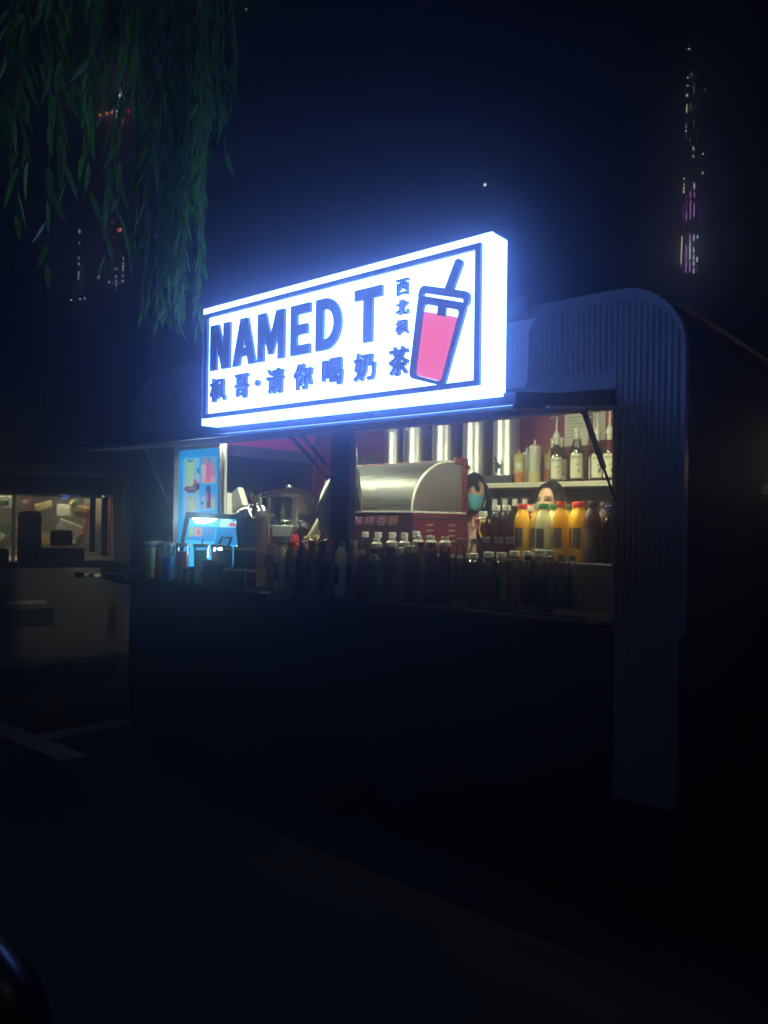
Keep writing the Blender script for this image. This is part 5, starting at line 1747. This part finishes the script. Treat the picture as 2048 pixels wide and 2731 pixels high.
    pe, prd = [], [(.142, .108)]
    for s in (-1, 1):
        pv.append((s * .088, 0, .76)); prd.append((.098, .098)); pe.append((0, len(pv) - 1))
        pv.append((s * .092, -.01, .44)); prd.append((.068, .068)); pe.append((len(pv) - 2, len(pv) - 1))
        pv.append((s * .092, .012, .12)); prd.append((.055, .055)); pe.append((len(pv) - 2, len(pv) - 1))
    pmh = skin_mesh(pv, pe, prd, 1)
    for p in pmh.polygons:
        p.use_smooth = True
    add_mesh('trousers', pmh, M['trousers'], P_, (0, 0, 0))
    return P_
person('woman in a pale pink shirt and teal face mask standing beside the oven', (-2.665, 4.06, .305), R(20), 'shirt_pink', True, R(8), R(-4), 1.0)
person('woman with long black hair looking down over the orange juice bottles', (-2.080, 3.965, .235), R(8), 'shirt_dark', False, R(-14), R(-8), 1.0)

# ================================================================== parked van at left
VC = Vector((-6.27, 3.88, 0))
vw = Vector((.39, .92, 0)).normalized()           # towards the van's right side
vf = Vector((-.92, .39, 0)).normalized()          # towards the van's front
V = thing('parked_van', 'pale minivan seen from behind at the left edge, lit stalls showing through its windows', 'van', tuple(VC - vw * .85))
def VP(a, b, z):                                   # a: metres left of the right rear corner, b: forward
    return tuple(VC - vw * a + vf * b + Vector((0, 0, z)))
def vbox(mb, a0, a1, b0, b1, z0, z1):
    v = [VP(a0, b0, z0), VP(a1, b0, z0), VP(a1, b1, z0), VP(a0, b1, z0), VP(a0, b0, z1), VP(a1, b0, z1), VP(a1, b1, z1), VP(a0, b1, z1)]
    mb.add(v, [(0, 3, 2, 1), (4, 5, 6, 7), (0, 1, 5, 4), (1, 2, 6, 5), (2, 3, 7, 6), (3, 0, 4, 7)])
W_ = 1.66
secs = [(.345, .06), (.42, .015), (.55, .0), (.85, .0), (1.10, .012), (1.195, .03)]
w = MB()
cols = 10
vs, fs = [], []
def rear_curve(a):
    e = abs(a - W_ / 2) / (W_ / 2)
    return .16 * e ** 5
for (z, b) in secs:
    for i in range(cols * 2 + 1):
        t_ = i / (cols * 2)
        a = W_ / 2 * (1 - math.cos(t_ * PI))
        vs.append(VP(a, b + rear_curve(a), z))
nc = cols * 2 + 1
for j in range(len(secs) - 1):
    for i in range(nc - 1):
        fs.append((j * nc + i, j * nc + i + 1, (j + 1) * nc + i + 1, (j + 1) * nc + i))
w.add(vs, fs)
vbox(w, .0, .03, .16, 3.4, .36, 1.195)
vbox(w, W_ - .03, W_, .16, 3.4, .36, 1.195)
w.build('van_body', M['van'], V, smooth=True, angle=50)
w = MB()
vbox(w, .04, W_ - .04, .06, 3.3, 1.90, 1.955)
for a0 in (.045, W_ - .115):
    v0 = [VP(a0, .035, 1.196), VP(a0 + .07, .035, 1.196), VP(a0 + .07, .10, 1.196), VP(a0, .10, 1.196), VP(a0 + .03, .075, 1.9), VP(a0 + .10, .075, 1.9), VP(a0 + .10, .14, 1.9), VP(a0 + .03, .14, 1.9)]
    w.add(v0, [(0, 3, 2, 1), (4, 5, 6, 7), (0, 1, 5, 4), (1, 2, 6, 5), (2, 3, 7, 6), (3, 0, 4, 7)])
for a0 in (.03, W_ - .09):
    vbox(w, a0, a0 + .06, 1.2, 1.27, 1.196, 1.899)
    vbox(w, a0, a0 + .06, 2.3, 2.37, 1.196, 1.899)
vbox(w, .05, W_ - .05, .07, .13, 1.80, 1.899)
w.build('van_roof', M['black'], V)
w = MB()
w.add([VP(.10, .045, 1.215), VP(W_ - .10, .045, 1.215), VP(W_ - .13, .08, 1.80), VP(.13, .08, 1.80)], [(0, 1, 2, 3)])
w.build('rear_window', M['van_glass'], V)
w = MB()
w.add([VP(.08, 3.3, 1.2), VP(W_ - .08, 3.3, 1.2), VP(W_ - .12, 2.7, 1.88), VP(.12, 2.7, 1.88)], [(0, 1, 2, 3)])
w.build('windscreen', M['van_glass'], V)
for a0, a1, z0, z1 in ((.11, .114, .50, 1.15), (W_ - .114, W_ - .11, .50, 1.15), (.115, W_ - .115, .50, .504)):
    w = MB()
    w.prism([(a0, z0), (a1, z0), (a1, z1), (a0, z1)], lambda a, b, d: VP(a, d + rear_curve(a), b), -.0015, .004)
    w.build('tailgate_seam', M['rubber'], V)
w = MB()
w.prism(rounded([(.68, .845), (1.0, .845), (1.0, .875), (.68, .875)], .01, 3), lambda a, b, d: VP(a, d, b), -.014, -.001)
w.build('tailgate_handle', M['alu_pale'], V)
w = MB()
vbox(w, .06, W_ - .06, .02, .05, 1.155, 1.205)
w.build('window_sill', M['rubber'], V)
for a0 in (.085, W_ - .175):
    w = MB()
    pts = rounded([(a0 + .012, .52), (a0 + .085, .54), (a0 + .075, .78), (a0 - .005, .80)][::-1], .035)
    w.prism(pts, lambda a, b, d: VP(a, d + rear_curve(a), b), -.012, .02)
    w.build('tail_lamp', M['lampred'], V, bevel=.004)
w = MB()
w.prism(rounded([(.62, .66), (1.06, .66), (1.06, .80), (.62, .80)], .012, 3), lambda a, b, d: VP(a, d, b), -.014, -.002)
pl = w.build('number_plate', M['plate'], V)
for k, ch in enumerate('A8K62Q'):
    me = text_mesh('苏A8K62'[k], 1.0, 0.0, .01, 'plate_character')
    a0 = 1.02 - k * .065
    fit_mesh(me, 0, .045, .685, .775, lambda a, b, d: Vector(VP(a0 - a, -.0152, b)))
    add_mesh('plate_character', me, M['plate_ink'], pl)
w = MB()
vbox(w, .02, W_ - .02, .05, 3.2, .30, .345)
w.build('underbody', M['rubber'], V)
for a0 in (.02, W_ - .20):
    for b0 in (.75, 2.9):
        w = MB()
        ctr = VP(a0 + .09, b0, .30)
        rot = Matrix.Rotation(math.atan2(vw.y, vw.x), 3, 'Z') @ Matrix.Rotation(PI / 2, 3, 'Y')
        w.lathe([(.16, -.09), (.28, -.09), (.30, -.06), (.30, .06), (.28, .09), (.16, .09)], 24, ctr, mat=rot)
        wh = w.build('wheel', M['rubber'], V, smooth=True)
        w = MB()
        w.lathe([(0, -.06), (.15, -.04), (.165, -.07), (.165, .07), (.15, .04), (0, .06)], 20, ctr, mat=rot)
        w.build('rim', M['alu_pale'], wh, smooth=True)
for a0 in (.22, .95):
    w = MB()
    vbox(w, a0, a0 + .46, 1.55, 1.66, .8, 1.27)
    vbox(w, a0 + .12, a0 + .34, 1.57, 1.65, 1.29, 1.46)
    w.build('seat', M['dark_in'], V, bevel=.03)
w = MB()
vbox(w, .62, .86, 2.0, 2.12, .9, 1.66)
w.build('seat', M['dark_in'], V, bevel=.05)

# ================================================================== lit market stalls beyond the van
ST = thing('market_stall', 'lit street stall full of bright goods seen through the van windows', 'market stall', (-13.6, 6.8, 0))
w = MB()
w.box(-15.6, -12.6, 7.5, 7.56, .6, 2.39)
w.box(-15.72, -15.66, 5.7, 7.56, .6, 2.39)
w.build('back_panel', pm('stall_panel', (.16, .14, .10), .7, var=.5, vscale=2), ST)
w = MB()
w.box(-15.8, -12.4, 5.6, 7.62, 2.40, 2.46)
w.box(-12.42, -12.38, 5.55, 7.6, 1.93, 2.3995)  # this side and the next: valances added to block the bulbs' light
w.box(-15.8, -12.43, 5.56, 5.60, 1.93, 2.3995)
w.build('canopy', pm('stall_canopy', (.14, .13, .12), .7, var=.2), ST)
for (x, y) in ((-15.6, 5.7), (-12.6, 5.7), (-15.6, 7.4), (-12.6, 7.4)):
    w = MB()
    w.tube([(x, y, 0), (x, y, 2.39)], .03, 8)
    w.build('stall_post', M['red_pl'], ST)
w = MB()
w.box(-15.4, -12.8, 5.75, 6.7, .82, .87)
w.build('stall_table', M['white_pl'], ST)
for i, (x, y) in enumerate(((-14.3, 6.3), (-13.1, 6.8))):
    w = MB()
    w.ellipsoid((x, y, 2.30), .04, .04, .055, 10, 8)
    w.build('bulb', em('stall_bulb_%d' % i, (1.0, .86, .56), 1500.0), ST, smooth=True)
goods = [(-14.35, 6.25, 1.86, .45, .22, 'white_paper', 'cream printed sheet hung at the stall, left'), (-13.75, 6.75, 1.80, .3, .12, 'cream', 'pale yellow box high on the stall'), (-13.45, 7.0, 1.72, .28, .22, 'white_paper', 'white packet stack on the stall shelf'),
         (-14.25, 6.3, 1.36, .30, .22, 'green_pl', 'green crate at the left of the stall'), (-13.9, 6.6, 1.40, .10, .22, 'red_pl', 'upright red box beside the green crate'), (-13.15, 7.26, 1.50, .06, .5, 'red_pl', 'narrow red pole banner at the right of the stall'),
         (-13.40, 7.05, 1.36, .42, .30, 'white_pl', 'large leaning white board on the stall'), (-13.62, 6.85, 1.20, .40, .16, 'yel_sq', 'crumpled yellow bag on the stall table'), (-13.50, 6.95, 1.06, .30, .12, 'red_pl', 'dark red bundle on the stall table'), (-13.75, 6.7, .98, .16, .08, 'cream', 'small pale packet at the front of the stall')]
rg = random.Random(4)
used_labels = set()
for k in range(46):
    f_ = rg.uniform(-.9, 1)
    gx, gy = -13.75 + .62 * f_ + rg.uniform(-.12, .12), 6.74 + .55 * f_ + rg.uniform(-.1, .1)
    w = MB()
    lw_, lh_ = rg.uniform(.06, .2), rg.uniform(.04, .12)
    w.obox((0, 0, 0), lw_, .08, lh_, (0, 0, 0))
    cn_, mk_ = rg.choice((('white', 'white_paper'), ('cream', 'cream'), ('red', 'red_pl'), ('green', 'green_pl'), ('brown', 'kraft'), ('yellow', 'yel_sq'), ('black', 'dark_pl'), ('orange', 'orange')))
    o = w.build('small_packet', M[mk_], None, bevel=.012)
    o.location = (gx, gy, rg.choice((.92, 1.02, 1.12, 1.25, 1.42, 1.62, 1.75, 1.85)) + rg.uniform(-.03, .03))
    o.rotation_euler = (rg.uniform(-.6, .6), rg.uniform(-.8, .8), rg.uniform(0, 3))
    zz_ = 'top' if o.location.z > 1.55 else 'middle' if o.location.z > 1.2 else 'bottom'
    sd_ = 'far left' if f_ < -.45 else 'left' if f_ < 0 else 'right' if f_ < .55 else 'far right'
    lab_ = '%s %s packet at the %s %s of the lit stall heap' % ('wide' if lw_ > .14 else 'narrow' if lw_ < .1 else 'square', cn_, zz_, sd_)
    if lab_ in used_labels:
        bpy.data.objects.remove(o)
        continue
    used_labels.add(lab_)
    tag(o, lab_, 'packet', 'loose packets on the lit stall')
for i, (x, y, z, sx_, sz_, mm, lb) in enumerate(goods):
    w = MB()
    dirv = math.atan2(y, x) + PI / 2
    w.obox((0, 0, 0), sx_, .10, sz_, (0, 0, 0))
    o = w.build('stall_goods', M[mm], None, bevel=.015)
    o.location = (x, y, z)
    o.rotation_euler = (random.uniform(-.2, .2), random.uniform(-.45, .45), dirv)
    tag(o, lb, 'goods', 'goods on the lit stall')

# ================================================================== kiosk at the right edge
KI = thing('red_kiosk', 'dim red kiosk shelf at the right edge just beyond the truck end', 'kiosk', (0.2, 4.3, 0))
w = MB()
w.box(-.90, 1.4, 4.62, 4.68, 0, 2.6)
w.build('kiosk_wall', M['redglow'], KI)
w = MB()
w.box(-.955, -.925, 4.02, 4.05, 0, 2.5)
w.build('kiosk_post', M['black'], KI)
w = MB()
w.box(-.985, 1.4, 3.95, 4.3, 1.742, 1.752)
w.build('kiosk_shelf', M['red_pl'], KI)
w = MB()
w.box(-.80, 1.4, 3.55, 4.68, 2.5, 2.54)
w.box(-.80, 1.4, 3.54, 3.549, 2.3, 2.54)
w.box(-.812, -.8005, 3.55, 4.3, 2.38, 2.54)
w.build('kiosk_roof', M['dark_in'], KI)
w = MB()
w.tube([(-.885, 3.93, 1.90), (-.5, 3.93, 1.90)], .010, 8)
w.build('added_kiosk_tube', em('added_kiosk_tube', (1.0, .78, .55), 5.0), KI)  # lamp added just out of view to light the white packs
for i, x in enumerate((-.968, -.942)):
    w = MB()
    w.box(x - .0095, x + .0095 + .006 * i, 3.955, 4.0, 1.7525, 1.802)
    tag(w.build('white_pack', M['white_pl'], None, bevel=.003), ['small white pack at the left end of the red kiosk shelf', 'wider white pack beside it on the red kiosk shelf'][i], 'pack', 'white packs on the kiosk shelf')

# ================================================================== distant towers and sky lights
def tower(label, base, wx, wy, h, rz):
    t_ = thing('tower', label, 'tower', base, 'distant towers', rz)
    w_ = MB()
    w_.box(-wx / 2, wx / 2, -wy / 2, wy / 2, 0, h)
    w_.box(-wx * .3, wx * .3, -wy * .3, wy * .3, h, h + 1.4)
    me = w_.mesh('tower_wall', M['concrete'])
    o = bpy.data.objects.new('tower_wall', me)
    COL.objects.link(o)
    o.parent = t_
    return t_
def winmesh(nm, ww, hh, mat):
    k = ('win', nm, ww, hh)
    if k not in CACHE:
        CACHE[k] = MB().box(-ww / 2, ww / 2, -.03, .0, -hh / 2, hh / 2).mesh('window', mat)
    return CACHE[k]
WL = {'y': em('window_warm', (1.0, .95, .62), 3.84, False), 'w': em('window_white', (.72, .82, 1.0), 2.33, False), 'p': em('window_violet', (.75, .32, .95), 1.47, False), 'd': em('window_dim', (.45, .42, .62), 0.59, False),
      'r': em('window_red', (1.0, .05, .04), 2.03, False), 'o': em('window_orange', (1.0, .30, .05), 3.10, False), 'W': em('window_bright', (.9, .95, 1.0), 5.42, False), 'g': em('window_green', (.25, 1.0, .15), 3.88, False)}
TR = tower('dark high tower at upper right with columns of tiny coloured lights', (-8.67, 26.4, 0), 3.6, 3.0, 18.4, R(19))
def win(t_, x, z, ww, hh, k, y):
    o = bpy.data.objects.new('window', winmesh(k, ww, hh, WL[k]))
    COL.objects.link(o)
    o.parent = t_
    o.location = (x, y, z)
    o.scale = (.6, .6, .6)
# window columns in tower coordinates (x across the facade, z up)
fy = -1.5
zv = lambda v: 1.6 + (1404 - v) / 2051 * 25.92
def colx(u, v):
    return 0.6 * (0.02 + (u - 1826) / 2051 * 43.2 - 0.2)
rows = [(195, 'W'), (268, 'y'), (288, 'y'), (311, 'w'), (314, 'y'), (338, 'y'), (344, 'y'), (350, 'y'), (355, 'y'), (385, 'w'), (395, 'w'), (404, 'y'), (418, 'd'), (444, 'd'), (460, 'd'), (525, 'y'), (532, 'd'), (540, 'y'), (548, 'y'), (556, 'y'), (560, 'y')]
rows += [(588 + k * 6, 'd') for k in range(8)] + [(672 + k * 5.6, 'y') for k in range(13)]
for v, k in rows:
    u = 1817 - (v - 200) * .025
    win(TR, colx(u, v), zv(v), .065, .055, k, fy)
for u, spans in ((1815, ((566, 612, 'd'), (612, 632, 'p'), (695, 730, 'p'), (735, 765, 'p'))), (1824, ((560, 575, 'p'), (582, 630, 'p'), (668, 684, 'p'), (684, 708, 'w'), (708, 732, 'w'), (738, 764, 'p'))),
                 (1833, ((540, 556, 'w'), (562, 575, 'p'), (590, 626, 'p'), (670, 686, 'w'), (702, 716, 'w'), (722, 734, 'w'), (738, 750, 'w'), (756, 768, 'w'))), (1841, ((672, 682, 'w'), (728, 740, 'w'), (750, 770, 'd'))),
                 (1830, ((445, 456, 'w'), (468, 474, 'w'), (285, 312, 'd'), (378, 396, 'd'))), (1822, ((254, 272, 'd'), (330, 352, 'd'), (424, 436, 'd'))), (1838, ((408, 414, 'd'), (340, 346, 'd'), (430, 440, 'd'))), (1852, ((466, 470, 'w'), (482, 487, 'd'), (514, 519, 'w'))), (1857, ((303, 312, 'd'), (343, 348, 'd')))):
    for a, b, k in spans:
        win(TR, colx(u, a), zv((a + b) / 2), .075 if k != 'd' else .055, (b - a) / 2051 * 43.2, k, fy)
TL = tower('dark tower behind the willow with a lit white bar and red and orange lights', (-23.7, 13.44, 0), 3.0, 3.0, 16.0, R(60.5))
LF = -1.5
D2 = 43.5
zl = lambda v: 1.6 + (1384 - v) / 2051 * 27.0
xl = lambda u: .6 * ((u - 262) / 2051 * D2 * 1.13 + .1)
for u, v, ww, hh, k in ((288, 366, .18, .09, 'W'), (298, 360, .28, .12, 'W'), (310, 353, .18, .08, 'W'), (319, 348, .06, .06, 'w'), (284, 375, .06, .1, 'w'), (240, 386, .05, .05, 'w'), (252, 421, .2, .13, 'o'), (264, 415, .12, .1, 'o'), (274, 409, .2, .13, 'o'), (283, 405, .08, .12, 'W'), (284, 416, .07, .12, 'w'), (291, 417, .1, .12, 'r'), (297, 425, .1, .24, 'r'), (309, 400, .11, .2, 'r'),
                        (293, 692, .14, .16, 'r'), (296, 690, .07, .12, 'y'), (284, 712, .07, .08, 'r'), (283, 740, .06, .08, 'r'), (279, 676, .05, .05, 'w')):
    win(TL, xl(u), zl(v), ww, hh, k, LF)
for u, vv in ((303, (758, 771, 778, 786, 800, 814)), (289, (786, 804, 815, 823)), (274, (820,)), (212, (705, 710, 735, 770, 785, 805, 812, 820)), (216, (868,)), (225, (865,)), (198, (872,)), (253, (808, 812))):
    for v in vv:
        win(TL, xl(u), zl(v), .07, .075, 'w' if vv != (705,) else 'y', LF)
for (p, r_, k, nm, lb) in (((-13.68, 21.24, 12.67), .045, 'W', 'star', 'single bright white star above the sign'), ((-18.6, 17.1, 13.92), .027, 'w', 'star', 'faint small star high in the dark sky left of the bright one'), ((-19.8, 16.2, 18.4), .03, 'g', 'beacon_light', 'tiny green beacon light at the top edge of the picture')):
    w = MB()
    w.ellipsoid(p, r_, r_, r_, 10, 8)
    tag(w.build(nm, WL[k], None, smooth=True), lb, 'light')
# curved orange street lamp far left
t = thing('street_lamp', 'far curved street lamp glowing faint orange at left', 'street lamp', (-20.6, 8.6, 0))
w = MB()
w.tube([(-20.6, 8.6, 0), (-20.6, 8.6, 3.6)], .05, 8)
w.build('lamp_pole', M['black'], t)
w = MB()
w.tube([(-20.6, 8.6, 3.45), (-20.58, 8.62, 3.74), (-20.63, 8.57, 3.84), (-20.75, 8.4, 3.86), (-20.95, 8.15, 3.80)], [.025, .035, .03, .035, .02], 8)
w.build('lamp_arm', em('lamp_arm_glow', (.9, .42, .16), .55, False), t, smooth=True)

# ================================================================== scooter at the lower left corner
SCT = thing('parked_scooter', 'dark glossy scooter fender just showing in the lower left corner', 'scooter', (-2.5, .7, 0))
gl_paint = pm('scooter_paint', (.005, .005, .007), .3, var=.2, spec=.4)
hx = Vector((-2.17, .86, 0))
dx_ = Vector((-.93, -.36, 0)).normalized()
def fender():
    m_ = MB()
    nrm = Vector((-dx_.y, dx_.x, 0))
    vs_, fs_ = [], []
    for i in range(15):
        a = R(-35 + 150 * i / 14)
        c_ = hx - dx_ * (.30 * math.cos(a)) + Vector((0, 0, .22 + .30 * math.sin(a)))
        ct = hx + Vector((0, 0, .22))
        for j in range(7):
            b_ = -1 + 2 * j / 6
            vs_.append(ct + (c_ - ct) * (1 - .16 * b_ * b_) + nrm * .075 * b_)
    for i in range(14):
        for j in range(6):
            fs_.append((i * 7 + j, i * 7 + j + 1, (i + 1) * 7 + j + 1, (i + 1) * 7 + j))
    return m_.add(vs_, fs_)
fender().build('front_fender', gl_paint, SCT, smooth=True, angle=80)
rot = Matrix.Rotation(math.atan2(dx_.y, dx_.x), 3, 'Z') @ Matrix.Rotation(PI / 2, 3, 'X')
for c_ in (hx + Vector((0, 0, .22)), hx + dx_ * 1.2 + Vector((0, 0, .22))):
    w = MB()
    w.lathe([(.13, -.045), (.19, -.045), (.215, -.02), (.215, .02), (.19, .045), (.13, .045)], 24, tuple(c_), mat=rot)
    wh = w.build('wheel', M['rubber'], SCT, smooth=True)
    w = MB()
    w.lathe([(0, -.03), (.13, -.035), (.135, .035), (0, .03)], 18, tuple(c_), mat=rot)
    w.build('rim', M['alu_pale'], wh, smooth=True)
w = MB()
w.tube([hx + dx_ * .28 + Vector((0, 0, .28)), hx + dx_ * .40 + Vector((0, 0, .95))], [.11, .08], 10)
w.tube([hx + dx_ * .30 + Vector((0, 0, .24)), hx + dx_ * .85 + Vector((0, 0, .24)), hx + dx_ * 1.35 + Vector((0, 0, .5))], [.10, .12, .13], 10)
w.build('scooter_body', gl_paint, SCT, smooth=True)
w = MB()
w.tube([hx + dx_ * .75 + Vector((0, 0, .70)), hx + dx_ * 1.05 + Vector((0, 0, .74)), hx + dx_ * 1.4 + Vector((0, 0, .74))], [.08, .12, .09], 10)
w.build('seat', M['rubber'], SCT, smooth=True)
nrm = Vector((-dx_.y, dx_.x, 0))
w = MB()
w.tube([hx + dx_ * .42 + nrm * s + Vector((0, 0, 1.0 + (.03 if abs(s) > .1 else 0))) for s in (-.33, -.15, 0, .15, .33)], .016, 8)
w.build('handlebar', M['black'], SCT, smooth=True)

# ================================================================== weeping willow
WT = thing('willow_tree', 'weeping willow with long hanging leafy strands at upper left', 'tree', (-3.7, -.3, 0))
rnd = random.Random(21)
w = MB()
w.tube([(-3.7, -.3, 0), (-3.68, -.28, .6), (-3.74, -.3, 1.8), (-3.6, -.2, 3.0), (-3.55, -.1, 4.2), (-3.4, .2, 5.6)], [.24, .19, .165, .14, .11, .05], 14)
w.build('trunk', M['bark'], WT, smooth=True)
strands = []
def mkstrand(x, y, zb, zt, size, dens, sway):
    strands.append((x, y, zb, zt, size, dens, sway))
# dense lit bunch nearest the sign
for k in range(24):
    mkstrand(-2.385 + rnd.gauss(0, .055), 1.655 + rnd.gauss(0, .05), rnd.choice((2.35, 2.42, 2.55, 2.62, 2.75)) + rnd.uniform(-.02, .08), 4.5, .085, 1.7, .03)
for k in range(5):
    mkstrand(-2.385 + rnd.gauss(0, .025), 1.635 + rnd.gauss(0, .02), 2.31 + rnd.uniform(0, .1), 4.5, .085, 1.8, .02)
# larger dark leaves to the left, nearer the camera
for k in range(36):
    s = rnd.random()
    sx_, sy_ = -2.42 + .12 * s + rnd.gauss(0, .08), 1.52 - .55 * s + rnd.gauss(0, .06)
    q_ = CAM_M.inverted() @ Vector((sx_, sy_, 2.9))
    gap_ = 225 < 1024 - 2051 * q_.x / q_.z < 325 and k % 3 != 0          # the far lights show through this gap
    mkstrand(sx_, sy_, (3.0 if gap_ else 2.40) + rnd.uniform(0, .35 if gap_ else .75), 4.4, .13, .9, .02 if gap_ else .05)
# thin high strands right of the bunch
for k in range(7):
    mkstrand(-2.41 + rnd.gauss(0, .06), 1.84 + rnd.gauss(0, .05), 2.98 + rnd.uniform(0, .35), 4.5, .09, 1.0, .04)
# crown above the frame
for k in range(30):
    mkstrand(-2.9 + rnd.uniform(-.7, .7), .8 + rnd.uniform(-.9, .9), 3.4 + rnd.uniform(0, .9), 4.6, .12, .6, .06)
for k in range(8):
    a = k / 8
    e = Vector((-2.35 - .9 * rnd.random(), -.3 + 2.1 * a, 4.45 + .2 * rnd.random()))
    w = MB()
    s0 = Vector((-3.55, -.1, 4.0 + .15 * k))
    w.tube([s0, s0.lerp(e, .4) + Vector((0, 0, .5)), s0.lerp(e, .8) + Vector((0, 0, .25)), e], [.05, .035, .02, .008], 7)
    w.build('limb', M['bark'], WT, smooth=True)
leafm = []
for v in range(4):
    m_ = MB()
    bend = (.25, -.15, .4, .05)[v]
    vs_ = []
    n_ = 6
    for i in range(n_ + 1):
        t_ = i / n_
        wd = .105 * math.sin(PI * min(1, t_ ** .8 * .98 + .02)) * (1 - .25 * t_)
        y_ = bend * t_ * t_ * .35
        zz = -t_ + .12 * t_ * t_ * abs(bend)
        vs_ += [(-wd, y_ + wd * .35, zz), (0, y_, zz), (wd, y_ + wd * .35, zz)]
    fs_ = []
    for i in range(n_):
        fs_ += [(3 * i, 3 * i + 1, 3 * i + 4, 3 * i + 3), (3 * i + 1, 3 * i + 2, 3 * i + 5, 3 * i + 4)]
    m_.add(vs_, fs_)
    leafm.append(m_.mesh('leaf', M['leaf'], True, angle=180, fix=False))
leaves = []
cinv = CAM_M.inverted()
for (x, y, zb, zt, size, dens, sway) in strands:
    L = zt - zb
    ph, ph2 = rnd.uniform(0, 6), rnd.uniform(0, 6)
    dxs, dys = rnd.gauss(0, sway), rnd.gauss(0, sway)
    def pos(z):
        f_ = (zt - z) / L
        return Vector((x + dxs * (f_ - .6) + .02 * math.sin(f_ * 5 + ph), y + dys * (f_ - .6) + .02 * math.sin(f_ * 4 + ph2), z))
    w = MB()
    w.tube([pos(zt - L * i / 9) for i in range(10)], [.0042 - .0036 * i / 9 for i in range(10)], 4)
    w.build('twig', M['twig'], WT)
    z = zb
    while z < zt:
        sz = size * rnd.uniform(.55, 1.15)
        p = pos(z)
        a = rnd.uniform(0, 2 * PI)
        tilt = rnd.uniform(.06, .5)
        mtx = Matrix.Translation(p) @ Matrix.Rotation(a, 4, 'Z') @ Matrix.Rotation(tilt, 4, 'X') @ Matrix.Rotation(rnd.uniform(-1.2, 1.2), 4, 'Z') @ Matrix.Diagonal((sz * rnd.uniform(.8, 1.25), sz, sz, 1))
        q = cinv @ (p + Vector((0, 0, -sz / 2)))
        score = 0
        if q.z < -.1:
            u_, v_ = q.x / -q.z, q.y / -q.z
            if abs(u_) < .5 and abs(v_) < .667:
                score = sz / -q.z
        leaves.append((score, mtx, rnd.randrange(4)))
        z += size * rnd.uniform(.28, .55) / dens
leaves.sort(key=lambda l: -l[0])
toff = Matrix.Translation((3.7, .3, 0))
for sc_, mtx, v in leaves[:295]:
    o = bpy.data.objects.new('leaf', leafm[v])
    COL.objects.link(o)
    o.parent = WT
    o.matrix_local = toff @ mtx
w = MB()
for sc_, mtx, v in leaves[295:]:
    lm = leafm[v]
    w.add([mtx @ p.co for p in lm.vertices], [tuple(p.vertices) for p in lm.polygons])
o = w.build('foliage', M['leaf'], WT, smooth=True, angle=180, fix=False)
o['kind'] = 'stuff'

# ================================================================== air volume added to stand in for the lens glow around the sign
hz = MB()
hz.box(-75, 30, -25, 75, -1.0, 22.0)
ho = hz.build('haze', None or [], None)
hm, hn, hout = new_mat('glow_air')
pv = hn.nodes.new("ShaderNodeVolumePrincipled")
pv.inputs["Color"].default_value = (0.80, 0.88, 1.0, 1)
pv.inputs["Density"].default_value = 0.080
pv.inputs["Anisotropy"].default_value = 0.945
hn.links.new(pv.outputs[0], hout.inputs["Volume"])
ho.data.materials.append(hm)
ho['kind'] = 'stuff'
